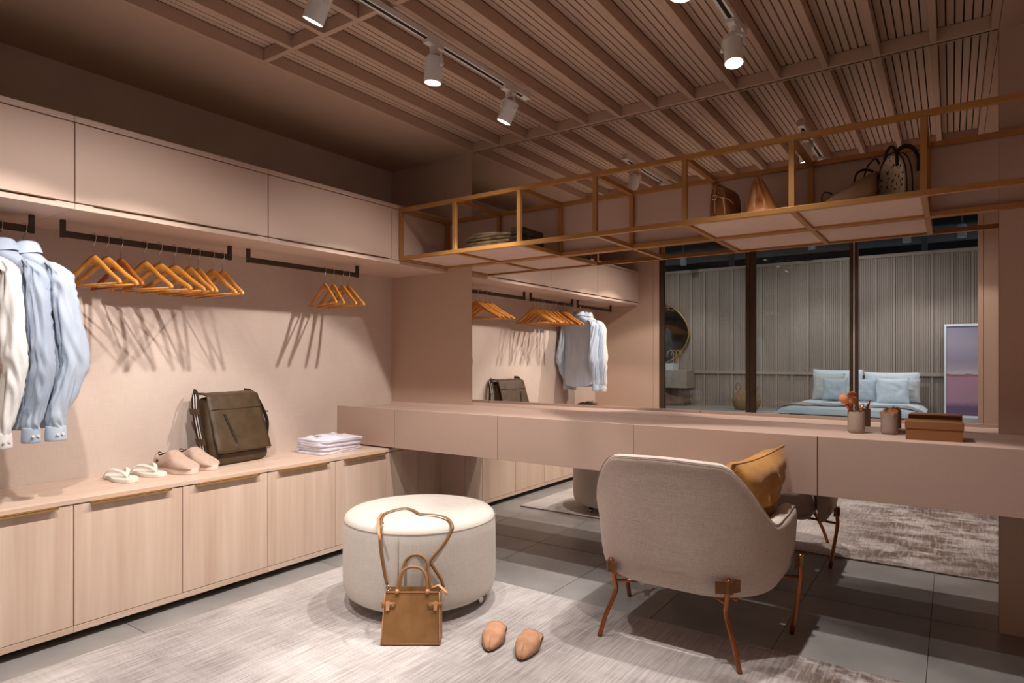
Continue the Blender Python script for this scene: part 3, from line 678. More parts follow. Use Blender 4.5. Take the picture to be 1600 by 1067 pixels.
# ---------------------------------------------------------------- rug, ottoman, handbag, slippers
t = M()
def rugfn(u, v): return (u*3.55, -v*2.4, .010+.0015*nz(u*30, v*24))
t.grid(rugfn, 60, 40)
n0 = len(t.v); t.box(0, 3.55, -2.4, 0, .0005, .0085)
rg = t.build('area_rug', rugm); rg.location = (.668, -.73, 0); tag(rg, 'large silver-grey distressed rug under ottoman and slippers', 'rug')
OC = Vector((1.337, -1.118, 0)); ZRG = .0118
t = thing('round_ottoman', 'round cream upholstered ottoman on casters in the room centre', 'ottoman', (OC.x, OC.y, ZRG))
prof = [(.0, .056), (.29, .052), (.325, .058), (.348, .074), (.358, .098), (.362, .14), (.3625, .25), (.3615, .36), (.3595, .395), (.356, .408)]
M().lathe([(r, z-ZRG) for r, z in prof], 72, caps=False).build('side', cream, t, smooth=True)
prof = [(.356, .408), (.352, .421), (.338, .433), (.30, .441), (.2, .446), (.1, .448), (.0, .449)]
M().lathe([(r, z-ZRG) for r, z in prof], 72, caps=False).build('top_cushion', cream, t, smooth=True)
seamm = mat('piping_grey', (150, 138, 128), .9)
M().tube([(.3585*cos(2*pi*k/96), .3585*sin(2*pi*k/96), .409-ZRG) for k in range(97)], .0016, 6, caps=False).build('piping', seamm, t, smooth=True)
a = R(-62); M().tube([(.3635*cos(a), .3635*sin(a), z-ZRG) for z in (.06, .15, .25, .33, .402)], .0014, 6).build('side_seam', seamm, t, smooth=True)
for k in range(4):
    a = R(20+90*k); x, y = .30*cos(a), .30*sin(a)
    cs = M().cyl((x, y, .03), (x, y, .042), .018, n=14).build('caster', blackm, t)
    M().cyl((x-.009, y, .0165), (x+.009, y, .0165), .0163, n=16).build('wheel', steel, cs, smooth=True, bevel=.002)

rt = Vector((cos(YAW), sin(YAW), 0))
t = thing('tan_handbag', 'structured tan leather handbag leaning on the ottoman, strap draped over it', 'handbag', (1.66, -1.5245, ZRG), YAW)
lean = Matrix.Shear('XY', 4, (0, .30))        # top leans away from the camera
HW, HT, HH, HD = .121, .114, .192, .085
def bagshell(y0, y1):
    rings = []
    for z in [HH*i/8 for i in range(9)]:
        w = HW+(HT-HW)*z/HH; y1z = y1-(y1-y0)*.25*z/HH; r = .006
        rings.append([(-w+r, y0, z), (w-r, y0, z), (w, y0+r, z), (w-.008*sin(pi*z/HH), (y0+y1z)/2, z), (w, y1z-r, z), (w-r, y1z, z), (-w+r, y1z, z), (-w, y1z-r, z), (-w+.008*sin(pi*z/HH), (y0+y1z)/2, z), (-w, y0+r, z)])
    return M().loft(rings, caps=False).add([rings[0][k] for k in range(10)], [tuple(range(9, -1, -1))])
b = bagshell(0, HD).xf(lean).build('body', tan, t); q = b.modifiers.new('s', 'SOLIDIFY'); q.thickness = .003
lb = lambda x, y, z: lean @ Vector((x, y, z))
M().tube([lb(-HT+.004, -.001, HH)]+[lb(HT-.004, -.001, HH)], .0028, 8).build('front_edge', tanl, t, smooth=True)
M().tube([lb(-HW+.004, -.001, .004), lb(HW-.004, -.001, .004)], .003, 8).build('bottom_edge', tan, t, smooth=True)
for sx in (-1, 1):
    M().tube([lb(sx*(HW-.003+(HT-HW)*k/6), -.001, HH*k/6) for k in range(7)], .0026, 8).build('corner_piping', tanl, t, smooth=True)
    w0 = HT+.004
    sb = M().strip([lb(sx*(w0+.004), .004, HH-.048), lb(sx*w0, -.003, HH-.048), lb(sx*(w0-.03), -.0035, HH-.048), lb(sx*(w0-.05), -.0035, HH-.048)], [(sx*.5, -1, 0)]+[(0, -1, .1)]*3, .024, .004).build('side_tab', tan, t, smooth=True)
    M().strip([lb(sx*(w0-.021), -.006, HH-.031), lb(sx*(w0-.021), -.0065, HH-.065)], [(0, -1, 0)]*2, .014, .004).build('tab_loop', tanl, sb)
    M().cyl(lb(sx*(w0-.043), -.004, HH-.047), lb(sx*(w0-.043), -.008, HH-.0465), .0036, n=12).build('stud', steel, sb)
for y, hh, fr in ((-.0045, .098, True), (HD*.75+.002, .124, False)):
    pts = [lb(-.062, y, HH-.03), lb(-.062, y, HH+.004), lb(-.057, y-.0, HH+.045), lb(-.046, y, HH+hh*.76), lb(-.025, y, HH+hh*.93), lb(0, y, HH+hh-.003), lb(.025, y, HH+hh*.93), lb(.046, y, HH+hh*.76), lb(.057, y, HH+.045), lb(.062, y, HH+.004), lb(.062, y, HH-.03)]
    if fr: pts = pts[1:-1]
    hd = M().tube(catmull(pts, 6), .0058, 10).build('carry_handle', tan, t, smooth=True)
    if fr:
        for sx in (-1, 1): M().tube([lb(sx*.062, y, HH-.004), lb(sx*.062, y, HH+.012)], [.009, .0068], 10).build('handle_base', tanl, hd, smooth=True)
for sx in (-1, 1):
    r_ = [lb(sx*(HT-.006)+.009*cos(2*pi*k/14), HD*.45, HH+.002+.009*sin(2*pi*k/14)) for k in range(15)]
    M().tube(r_, .0016, 6).build('ring', steel, t, smooth=True)
M().strip([lb(HT-.04, HD*.4, HH+.004), lb(HT-.01, HD*.35, HH+.016), lb(HT+.02, HD*.2, HH-.004), lb(HT+.028, HD*.15, HH-.012)], [(0, -.4, 1)]*4, .012, .003).build('belt_tip', tanl, t, smooth=True)
inv = (Matrix.Translation(t.location) @ Matrix.Rotation(YAW, 4, 'Z')).inverted()
sp = [(1.469, -1.466, .199), (1.455, -1.471, .261), (1.439, -1.476, .355), (1.438, -1.476, .418), (1.419, -1.452, .447), (1.328, -1.355, .4525), (1.31, -1.283, .455), (1.326, -1.211, .456), (1.396, -1.224, .456), (1.457, -1.249, .455), (1.526, -1.225, .455), (1.602, -1.231, .452), (1.668, -1.272, .436), (1.670, -1.29, .405), (1.655, -1.322, .359), (1.630, -1.356, .315), (1.624, -1.363, .294), (1.636, -1.348, .26), (1.652, -1.328, .218), (1.660, -1.322, .185)]
def onrm(p):
    d = Vector((p[0]-OC.x, p[1]-OC.y, 0)); n = d.normalized()
    return Vector((0, 0, 1)) if p[2] > .449 else (n+Vector((0, 0, .7)) if p[2] > .43 else n)
P = catmull(sp, 5); NR = [onrm(p) for p in P]
M().strip([inv @ p for p in P], [inv.to_3x3() @ n for n in NR], .0125, .0032).build('shoulder_strap', tan, t, smooth=True)
for q_, nm in ((5, 'strap_buckle'), (4, 'strap_keeper')):
    p = Vector(sp[q_])+Vector((0, 0, .003)); d = (Vector(sp[5])-Vector(sp[4])).normalized(); s_ = d.cross(Vector((0, 0, 1)))
    M().tube([inv @ (p+s_*.011*a_+d*.007*b_) for a_, b_ in ((1, 1), (1, -1), (-1, -1), (-1, 1), (1, 1))], .0018, 6).build(nm, steel if nm == 'strap_buckle' else tan, t)
M().strip([inv @ Vector(p) for p in ((1.328, -1.36, .458), (1.395, -1.447, .462), (1.452, -1.497, .425), (1.475, -1.512, .400))], [(0, 0, 1), (0, 0, 1), (.3, -.6, .7), (.4, -.8, .3)], .0125, .0032).build('strap_end', tanl, t, smooth=True)
M().tube([inv @ Vector(p) for p in ((1.469, -1.466, .205), (1.476, -1.474, .18))], .003, 6).build('strap_clip', steel, t)

def slipper(label, toe, heel, seed):
    toe, heel = Vector(toe), Vector(heel); d = toe-heel; rz = math.atan2(d.y, d.x); L = .255
    t = thing('mule_slipper', label, 'slipper', (toe.x-L*cos(rz), toe.y-L*sin(rz), ZRG), rz, 'pair of pointed suede mules'); w = .088
    def hw(u):
        b = w/2*(.8+.24*math.exp(-((u-.6)/.25)**2)); e = 1 if u < .55 else max(0, 1-((u-.55)/.45)**2.5)**.58
        s_ = min(1, (u/.12))**.5 if u < .12 else 1
        return b*e*s_+.0005
    ol = [(L*u, hw(u)) for u in [i/30 for i in range(31)]]; ol = ol+[(x, -y) for x, y in ol[::-1]]
    M().loft([[(x, y*.97, 0) for x, y in ol], [(x, y, .002) for x, y in ol], [(x, y, .0075) for x, y in ol], [(x, y*.98, .009) for x, y in ol]]).build('sole', brownl, t, smooth=True)
    M().loft([[(L*.02+x*.96, y*.93, .009) for x, y in ol], [(L*.02+x*.96, y*.91, .0105) for x, y in ol]]).build('insole', suede, t, smooth=True)
    rings = []
    for i in range(16):
        u = .36+.635*i/15; h_ = .054-.008*((u-.45)/.55)-.030*max(0, (u-.62)/.38)**1.6
        if u > .9: h_ *= 1-.45*((u-.9)/.1)**2
        rg = []
        for k in range(21):
            a = pi*k/20; back = -.045*(1-abs(cos(a)))**.8*(0 if i else 0)
            rg.append((L*u+(.035*abs(cos(a))**2 if i < 3 else 0)*(1-i/3), hw(u)*1.02*math.copysign(abs(cos(a))**.52, cos(a)), .008+(h_-.008)*abs(sin(a))**.55+.0015*nz(u*9+seed, a*2)))
        rings.append(rg)
    M().loft(rings, caps=False, closed=False).add(rings[-1], [tuple(range(21))]).build('vamp', suede, t, smooth=True).modifiers.new('s', 'SOLIDIFY').thickness = .003
    M().tube(rings[0], .0018, 6).build('topline', tanl, t, smooth=True)
    M().tube([(L*(.40+.59*k/12), 0, .0095+(.058-.008*((.40+.59*k/12-.45)/.55)-.030*max(0, (.40+.59*k/12-.62)/.38)**1.6-.008)*(1 if k < 11 else .62)) for k in range(8, 13)], .0011, 6).build('toe_ridge', suede, t, smooth=True)
slipper('pointed tan suede mule nearer the handbag', (1.955, -1.395), (1.845, -1.165), 1)
slipper('pointed tan suede mule nearer the armchair', (2.098, -1.385), (2.02, -1.145), 5)

# ---------------------------------------------------------------- armchair and cushion
CX, CYc = 2.52, -.74
t = thing('armchair', 'taupe linen tub armchair with copper legs, seen from behind', 'armchair', (CX, CYc, 0))
A, YF_, YBk, RC = .372, .245, -.262, .27
path = []
for i in range(7): path.append(((A, YF_+(YBk+RC-YF_)*i/7), (1, 0)))
for i in range(21): a = -pi/2*i/20; path.append(((A-RC+RC*cos(a), YBk+RC+RC*sin(a)), (cos(a), sin(a))))
for i in range(1, 5): path.append(((A-RC-(A-RC)*i/4, YBk), (0, -1)))
path = path+[((-p[0], p[1]), (-n[0], n[1])) for p, n in path[-2::-1]]
def arcq(p):
    x, y = abs(p[0]), p[1]
    if x <= A-RC+1e-6: return x
    if y < YBk+RC: return A-RC+RC*math.atan2(x-(A-RC), YBk+RC-y)
    return A-RC+RC*pi/2+(y-YBk-RC)
sm = lambda x: (lambda c: c*c*(3-2*c))(max(0, min(1, x)))
def shell_ring(p, n, k=1.0, fwd=0.0):
    y = p[1]; bk = sm((.05-y)/.27); h_ = .534+.012*sm((y-.1)/.12)+.236*sm((.45-arcq(p))/.25)+.008*(1-min(1, arcq(p)/.2)**2)
    ln = .030*bk
    pr = [(-.062, .246), (-.044, .248), (-.024, .258), (-.009, .282), (.004, .335), (.011, .44), (.013+ln*.35, h_-.055), (.012+ln*.8, h_-.026), (.004+ln*.95, h_-.008), (-.014+ln, h_), (-.036+ln, h_-.001), (-.054+ln, h_-.010), (-.064+ln*.9, h_-.030), (-.068+ln*.5, h_-.07), (-.07, .42), (-.07, .30)]
    cz = sum(z for o, z in pr)/len(pr)*.0+(.25+h_)/2; co = -.03
    return [(p[0]+n[0]*(co+(o-co)*k), p[1]+n[1]*(co+(o-co)*k)+fwd, cz+(z-cz)*(1-(1-k)*.35)) for o, z in pr]
rings = []
p0, n0_ = path[0]
for k, f in ((.12, .036), (.55, .033), (.82, .022), (.95, .009)): rings.append(shell_ring(p0, n0_, k, f))
rings += [shell_ring(p, n) for p, n in path]
p1, n1_ = path[-1]
for k, f in ((.95, .009), (.82, .022), (.55, .033), (.12, .036)): rings.append(shell_ring(p1, n1_, k, f))
sh = M().loft(rings).build('shell', chairm, t, smooth=True, sub=1)
pip = [Vector(r[8])+Vector((0, 0, .001)) for r in rings[3:-3]]
M().tube(pip, .0019, 6).build('piping', seamm, sh, smooth=True)
def cush(x0, x1, y0, y1, z0, z1, r=.03, crown=.012):
    rings = []
    for z, ins in ((z0, r), (z0+r*.3, r*.3), (z0+r, 0), (z1-r, 0), (z1-r*.3, r*.3), (z1-.001, r), (z1, r*2.2)):
        rg = []
        for k in range(48):
            a = 2*pi*k/48; e = .3
            rg.append(((x0+x1)/2+math.copysign(abs(cos(a))**e, cos(a))*((x1-x0)/2-ins), (y0+y1)/2+math.copysign(abs(sin(a))**e, sin(a))*((y1-y0)/2-ins), z))
        rings.append(rg)
    m = M().loft(rings); m.add([((x0+x1)/2, (y0+y1)/2, z1+crown)], []); c_ = len(m.v)-1; m.f = m.f[:-1]; b0 = 6*48
    m.f += [(b0+k, b0+(k+1) % 48, c_) for k in range(48)]
    return m
cush(-.295, .295, -.16, .318, .285, .415, .035).build('seat_cushion', chairm, t, smooth=True)
cush(-.26, .26, -.14, .262, .247, .288, .01, 0).build('seat_base', chairm, t, smooth=True)
for nm, tp, kn, ft in (('rear right', (2.752, -.975, .338), (2.735, -.945, .205), (2.804, -.999, .0)), ('rear left', (2.282, -.965, .326), (2.291, -.945, .2), (2.241, -1.01, .0)), ('front right', (2.908, -.52, .345), (2.908, -.518, .22), (2.886, -.511, 0)), ('front left', (2.132, -.52, .345), (2.132, -.518, .22), (2.15, -.511, 0))):
    L_ = lambda p: Vector(p)-Vector((CX, CYc, 0))
    rear = 'rear' in nm; tp, kn, ft = L_(tp), L_(kn), L_(ft)
    out = Vector((tp.x, tp.y if rear else 0, 0)).normalized()
    pts = [tp+out*.014, tp*.5+kn*.5+out*.014, kn+out*.012, ft] if not rear else [tp+out*.012, kn+out*.012+Vector((0, 0, .03)), kn+out*.008-Vector((0, 0, .012)), kn*.5+ft*.5+out*.01, ft]
    pts[-1].z = .001 if not (rear) else ZRG
    lg = M().tube(catmull(pts, 5), [.0115]*0 or .0098, 12).build('leg', copper, t, smooth=True)
    pc = tp-Vector((0, 0, .028)); tg = Vector((-out.y, out.x, 0))
    M().strip([pc-tg*.05+out*.004, pc-tg*.03+out*.008, pc-tg*.012+out*.012, pc-tg*.008+out*.025, pc+tg*.008+out*.025, pc+tg*.012+out*.012, pc+tg*.03+out*.008, pc+tg*.05+out*.004], [out]*8, .046, .004).build('leather_patch', patchm, t)
    M().tube([kn+out*.008+Vector((0, 0, .03)), kn*.62+Vector((0, 0, .24*.38))+Vector((0, 0, .012))], .007, 8).build('under_bracket', copper, t, smooth=True)
M().tube([(-.25, -.17, .243), (.25, .16, .243)], .008, 8).build('under_bar', copper, t, smooth=True)
M().tube([(.25, -.17, .243), (-.25, .16, .243)], .008, 8).build('under_bar', copper, t, smooth=True)

def pillow(name, label, cat, mt, w, h, T, loc, xax, yax, seed=0, group=None, pinch=.07, par=None, wr=.012):
    X = Vector(xax).normalized(); Y = Vector(yax).normalized(); Zv = X.cross(Y).normalized(); Y = Zv.cross(X)
    mt4 = Matrix((X, Y, Zv)).transposed().to_4x4()
    m = M(); N_ = 18
    for sd in (1, -1):
        def fn(a, b):
            u, v = 2*a-1, 2*b-1
            px = u*w/2*(1-pinch*(1-abs(u)**2*1.0)*0-pinch*(1-v*v)*abs(u)); py = v*h/2*(1-pinch*(1-u*u)*abs(v))
            th = T/2*(max(0, 1-u**4)*max(0, 1-v**4))**.55
            return mt4 @ Vector((px, py, sd*(th*(1+.25*nz(u*2.2+seed, v*2.2, sd))+wr*nz(u*4+seed, v*4, sd+5)*(1-u*u)*(1-v*v))))
        m.grid(fn, N_, N_)
    t = thing(name, label, cat, loc, 0, group)
    o = m.build('cover', mt, t, smooth=True)
    rim = []
    K = 24
    for i in range(4*K):
        e, s_ = divmod(i, K); s_ = 2*s_/K-1; u, v = ((s_, -1), (1, s_), (-s_, 1), (-1, -s_))[e]
        rim.append(mt4 @ Vector((u*w/2*(1-pinch*(1-v*v)*abs(u)), v*h/2*(1-pinch*(1-u*u)*abs(v)), 0)))
    M().tube(rim+[rim[0]], .0035, 6, caps=False).build('seam_piping', mt, t, smooth=True)
    return t
pillow('throw_cushion', 'mustard linen cushion with pointed corner standing in the armchair', 'cushion', mustard, .40, .37, .15, (2.758, -.70, .602), (.28, 1, .10), (.30, -.12, 1), 3, pinch=.10, wr=.05)

# ---------------------------------------------------------------- things on the counter
ZTT = ZT+.0004
def cup(label, x, y):
    t = thing('clay_cup', label, 'cup', (x, y, ZTT), 0, 'taupe clay cups on the counter')
    pr = [(0, 0), (.026, 0), (.031, .002), (.0345, .009), (.0352, .02), (.0352, .0945), (.0345, .096), (.0325, .0945), (.0322, .02), (.029, .008), (0, .007)]
    M().lathe(pr, 40, caps=False).build('wall', claym, t, smooth=True); return t
cup('taupe clay cup holding makeup brushes', 3.084, -.118); cup('taupe clay cup full of sponge wedges', 3.212, -.088)
def brush(label, foot, tip, hr, hl, rr):
    f, tp = Vector(foot), Vector(tip); t = thing('makeup_brush', label, 'brush', f, 0); d = (tp-f); L = d.length; X = Vector((0, 0, 1)).rotation_difference(d).to_matrix().to_4x4()
    M().lathe([(0, 0), (.003, .001), (.0042, .02), (.0055, L-hl-.03)], 12).xf(X).build('handle', brownl, t, smooth=True)
    M().lathe([(.0058, L-hl-.032), (.0062, L-hl-.02), (rr, L-hl+.002)], 14).xf(X).build('ferrule', rosegold, t, smooth=True)
    M().lathe([(rr*.95, L-hl), (hr*.75, L-hl*.82), (hr, L-hl*.5), (hr*.93, L-hl*.25), (hr*.6, L-hl*.06), (0, L)], 20).xf(X).build('bristles', bristle, t, smooth=True)
brush('large fluffy powder brush leaning left in the clay cup', (3.098, -.112, ZTT+.0085), (3.028, -.150, .996), .021, .048, .0095)
brush('second powder brush handle leaning left in the clay cup', (3.100, -.098, ZTT+.0085), (3.046, -.105, .972), .015, .036, .008)
brush('thin makeup brush leaning right in the clay cup', (3.074, -.122, ZTT+.0085), (3.115, -.142, .958), .004, .012, .004)
for i, (x, y, z, a, b_) in enumerate(((3.197, -.098, .898, .3, .5), (3.222, -.104, .896, 1.4, -.3), (3.212, -.078, .904, 2.2, .4), (3.232, -.078, .905, .8, -1.0), (3.192, -.076, .896, 2.8, -.5))):
    o = M().prism([(-.016, -.011), (.016, -.011), (.011, .011), (-.016, .011)], -.009, .009, 'y').xf(Matrix.Rotation(a, 4, 'Z') @ Matrix.Rotation(b_, 4, 'Y') @ Matrix.Rotation(.3*i, 4, 'X')).build('sponge_wedge', sponge, bevel=.001)
    o.location = (x, y, z+.014); tag(o, ('tan sponge wedge at the left front of the clay cup', 'tan sponge wedge at the right front of the clay cup', 'tan sponge wedge in the middle of the clay cup', 'tan sponge wedge sticking up highest out of the clay cup', 'tan sponge wedge at the left back of the clay cup')[i], 'sponge', 'sponge wedges in the clay cup')
for i, (x, y, z) in enumerate(((3.205, -.095, .845), (3.22, -.08, .862))):
    pass
t = thing('kraft_box', 'brown lidded kraft box at the right end of the counter', 'box', (3.279, -.262, ZTT), R(2.5))
m = M().box(.003, .199, 0, .143, 0, .062); m.build('base', kraft, t, bevel=.0012)
m = M().box(0, .202, -.003, .146, .047, .077); m.build('lid', kraft, t, bevel=.0015)

# ---------------------------------------------------------------- things on the rack
ZSH = ZA+.0285
def folded(name, label, cat, mt, w, d, hh, loc, rz, seed, group, mt2=None, lay=2):
    t = thing(name, label, cat, loc, rz, group)
    for l in range(lay):
        rings = []
        for e, z in ((.97, .02), (1, .3), (1, .7), (.97, .98)):
            rg = []
            for k in range(56):
                a = 2*pi*k/56; x = math.copysign(abs(cos(a))**.3, cos(a))*w/2*e; y = math.copysign(abs(sin(a))**.3, sin(a))*d/2*e; wb = .006*nz(x*16+seed, y*16, z+l)
                rg.append((x+wb, y+wb, (l+z)*hh/lay+(.12*hh*nz(x*12+seed, y*12, l) if z > .5 else 0)))
            rings.append(rg)
        M().loft(rings).build('fold', (mt2 if mt2 and l == lay-1 else mt), t, smooth=True)
    return t
GJ = 'folded clothes on the brass rack'
folded('folded_trousers', 'olive denim trousers folded at the bottom of the left pile on the rack', 'trousers', camo, .335, .25, .034, (1.190, -.295, ZSH), .02, 1, GJ)
folded('folded_trousers', 'olive denim trousers folded upon another pair on the rack', 'trousers', camo, .325, .245, .034, (1.188, -.29, ZSH+.0385), -.02, 5, GJ)
folded('folded_knit', 'beige striped knit folded on top of the olive trousers', 'sweater', darkd, .16, .2, .022, (1.12, -.25, ZSH+.078), .15, 9, GJ, stripe2)
folded('folded_trousers', 'dark leather trousers folded at the bottom of the right pile on the rack', 'trousers', darkd, .088, .26, .042, (1.4105, -.30, ZSH), 0, 13, GJ)
folded('folded_trousers', 'dark leather trousers folded on top of the right pile on the rack', 'trousers', darkd, .084, .25, .044, (1.409, -.295, ZSH+.0465), .02, 17, GJ)
# croc satchel
t = thing('croc_satchel', 'small brown crocodile satchel on the rack, beside the tan pouch', 'handbag', (2.556, -.315, ZSH), R(-6))
rings = []
for i in range(9):
    u = i/8; y = -.095+.19*u; e = 1-.06*abs(2*u-1)**4
    rings.append([(.040*e*cx_, y, .155*e*cz_) for cx_, cz_ in ((-1, 0), (-1.04, .25), (-1.0, .5), (-.92, .75), (-.72, .93), (-.3, 1), (.3, 1), (.72, .93), (.92, .75), (1.0, .5), (1.04, .25), (1, 0))])
M().loft(rings).build('body', croc, t, smooth=True, bevel=.003)
M().tube(catmull([(-.012, -.098, .02), (-.012, -.1, .09), (-.012, -.096, .14), (-.012, -.06, .162), (-.012, .06, .162), (-.012, .096, .14)], 5), .006, 8, flat=.4).build('belt', tanl, t, smooth=True)
M().tube([(-.012+.011*cos(2*pi*k/14), -.104, .095+.011*sin(2*pi*k/14)) for k in range(15)], .0022, 6).build('ring', steel, t, smooth=True)
M().tube(catmull([(-.02, -.09, .15), (-.03, -.08, .17), (-.035, 0, .176), (-.03, .08, .165)], 6), .005, 8).build('handle', tan, t, smooth=True)
M().tube(catmull([(.0, -.1, .1), (.03, -.1, .085), (.045, -.08, .082), (.05, -.03, .07)], 5), .0025, 6).build('drawstring', tanl, t, smooth=True)
M().tube([(.028, -.1, .09), (.034, -.102, .04), (.036, -.1, .012)], .004, 8).build('tassel', tanl, t, smooth=True)
# gathered pouch
t = thing('gathered_pouch', 'tan nappa gathered pouch bag with chain on the rack', 'handbag', (2.728, -.335, ZSH), R(10))
rings = []
for i in range(17):
    u = i/16; z = .158*u; rx = .068*(1-u**1.3*.80)+.003; ry = .085*(1-u**1.2*.50)
    rg = []
    for k in range(60):
        a = 2*pi*k/60; dm = .42*math.exp(-((u-.34)/.17)**2)*max(0, cos(4*a+.2))**1.5+.16*u*cos(7*a+1)-.10*math.exp(-((u-.05)/.1)**2)
        rg.append((rx*(1-dm)*cos(a)-.018*u, ry*(1-dm)*sin(a), z+.012*u*u*cos(2*a)))
    rings.append(rg)
M().loft(rings).build('body', nappa, t, smooth=True)
M().tube(catmull([(-.024, -.03, .15), (-.03, -.034, .172), (-.02, -.02, .178), (-.014, -.01, .158)], 5), .003, 8).build('loop', nappa, t, smooth=True)
ch = M()
for k in range(26):
    u = k/25; p = Vector((-.058-.010*sin(pi*u)+.02*u*u, -.06, .004+.135*u)); ch.add(*(lambda c: ([c+Vector(v)*.0022 for v in ((1,0,0),(-1,0,0),(0,1,0),(0,-1,0),(0,0,1),(0,0,-1))], [(0,2,4),(2,1,4),(1,3,4),(3,0,4),(2,0,5),(1,2,5),(3,1,5),(0,3,5)]))(p))
c_ = ch.build('chain', brass, t); c_['kind'] = 'stuff'
# suede tote lying slouched
t = thing('suede_tote', 'slouched brown suede tote with black straps on the rack', 'handbag', (2.978, -.30, ZSH), 0)
rings = []
for i in range(11):
    u = i/10; x = .205*u; hh = .012+.125*u**.85; d = .085+.02*u; k_ = 1 if i < 10 else .96
    rings.append([(x+.03*(c2/.5 if c2 > 0 else 0)*0, d*cy_*k_, hh*cz_*k_+.003*nz(x*20, cy_*3, cz_)) for cy_, cz_, c2 in ((-1, 0, 0), (-1.03, .3, 0), (-.95, .62, 0), (-.7, .9, 0), (-.2, 1, 0), (.2, 1, 0), (.7, .9, 0), (.95, .62, 0), (1.03, .3, 0), (1, 0, 0))])
M().loft(rings).build('body', suedeb, t, smooth=True)
M().tube([rings[0][k] for k in range(10)], .0035, 6).build('edge_binding', blackl, t, smooth=True)
M().tube(catmull([(.004, -.07, .012), (.004, -.085, .035), (.012, -.085, .055), (.03, -.07, .056), (.04, -.06, .05)], 5), .0032, 6).build('tie', blackl, t, smooth=True)
M().tube(catmull([(.12, -.02, .1), (.128, -.01, .135), (.15, 0, .15), (.175, 0, .145), (.19, 0, .135)], 5), .007, 8, flat=.5).build('strap', blackl, t, smooth=True)
M().tube(catmull([(.15, .03, .12), (.165, .03, .17), (.195, .02, .195), (.21, .02, .17)], 5), .007, 8, flat=.5).build('strap', blackl, t, smooth=True)
# bowling bag
t = thing('bowling_bag', 'taupe bowling bag with speckled end and black handles on the rack', 'handbag', (3.268, -.30, ZSH), R(42))
def arch(x, d_, h_): return [(x, -d_*cos(pi*j/24), h_*abs(sin(pi*j/24))**.62) for j in range(25)]
M().loft([arch(x, d_, h_) for x, d_, h_ in ((-.046, .078, .185), (-.036, .084, .193), (.03, .084, .193), (.042, .08, .187))]).build('body', greyb, t, smooth=True)
M().loft([arch(-.0475, .070, .174), arch(-.0465, .0745, .180)]).build('end_panel', spotty, t)
for x in (-.044, -.018): M().tube([(p[0], p[1]*1.005, p[2]*1.005) for p in arch(x, .0845, .194)], .0028, 6).build('piping', blackl, t, smooth=True)
M().tube(catmull([(-.05, -.04, .13), (-.052, -.035, .19), (-.045, 0, .222), (-.04, .04, .2), (-.038, .05, .15)], 6), .006, 8).build('handle', blackl, t, smooth=True)
M().tube(catmull([(.008, -.0865, .10), (.008, -.083, .155), (.006, -.05, .205), (.0, .0, .22), (.0, .05, .19)], 6), .009, 8, flat=.45).build('handle', blackl, t, smooth=True)

# ---------------------------------------------------------------- bedroom furniture (seen in the mirror)
t = thing('double_bed', 'low double bed with white bedding in the bedroom behind the glass', 'bed', (1.85, -10.6, 0))
box(.70, 3.0, -11.95, -9.45, 0, .10).build('platform', stone, t, world=True, bevel=.01)
cush(-1.12, 1.12, -1.27, 1.16, .10, .235, .05, .01).build('mattress', bedw, t, smooth=True)
def duv(u, v):
    x = -1.2+2.4*u; y = -1.2+2.44*v; e = min(1, 9*min(u, 1-u))*min(1, 9*(1-v))
    return (x, y, .13+.135*e**.5+.012*nz(x*3, y*3)+.008*nz(x*8, y*8))
M().grid(duv, 40, 40).build('duvet', bedw, t, smooth=True)
def thr(u, v):
    x = -1.215+2.43*u; y = .30+.62*v+.05*sin(u*7); e = min(1, 9*min(u, 1-u))
    return (x, y, .14+.15*e**.5+.012*nz(x*3, y*3)+.008*nz(x*8, y*8))
M().grid(thr, 40, 14).build('striped_throw', throwm, t, smooth=True).modifiers.new('s', 'SOLIDIFY').thickness = .012
GP = 'pillows propped at the head of the bed'
for lb, mt_, w, h, x, y, z, T in (
    ('large white euro pillow at the left back of the bed', bedw, .98, .66, 1.42, -11.82, .60, .2), ('large white euro pillow at the right back of the bed', bedw, 1.0, .62, 2.42, -11.82, .575, .2),
    ('chunky knit pillow at the left end of the bed', pillk, .62, .56, 1.28, -11.56, .56, .17), ('grey-blue square pillow left of centre on the bed', pill, .46, .46, 1.44, -11.27, .525, .16),
    ('grey-blue square pillow in the centre of the bed', pill, .50, .46, 1.95, -11.36, .52, .16), ('pale square pillow right of centre on the bed', bedw, .56, .50, 2.48, -11.26, .52, .17), ('chunky knit pillow at the right end of the bed', pillk, .5, .48, 2.68, -11.58, .52, .15)):
    pillow('bed_pillow', lb, 'pillow', mt_, w, h, T, (x, y, z), (-1, 0, 0), (0, -.22, 1), x*3, GP, pinch=.07)
t = thing('leaning_canvas', 'tall framed pink and mauve abstract canvas leaning on the bedroom wall', 'painting', (3.85, -11.85, 0))
sh_ = Matrix.Shear('XY', 4, (0, -.1))
box(-.50, .50, -.02, .0, .04, 1.80).xf(sh_).build('canvas', paintm, t)
for a_ in ((-.535, -.50, 0, 1.845), (.50, .535, 0, 1.845), (-.50, .50, 0, .04), (-.50, .50, 1.80, 1.845)):
    box(a_[0], a_[1], -.03, .02, a_[2], a_[3]).xf(sh_).build('frame', ceram, t)
t = thing('wicker_basket', 'round seagrass belly basket on the bedroom floor beside the bed', 'basket', (-.37, -11.4, 0))
M().lathe([(0, 0), (.22, 0), (.28, .08), (.315, .20), (.30, .25), (.24, .36), (.19, .42), (.18, .44), (.16, .44), (.22, .33), (.28, .2), (.2, .03), (0, .03)], 36, caps=False).build('body', basketm, t, smooth=True)
M().tube(catmull([(-.19, 0, .40), (-.24, 0, .52), (-.18, 0, .60), (-.12, 0, .5), (-.17, 0, .42)], 6), .012, 8).build('handle', basketm, t, smooth=True)
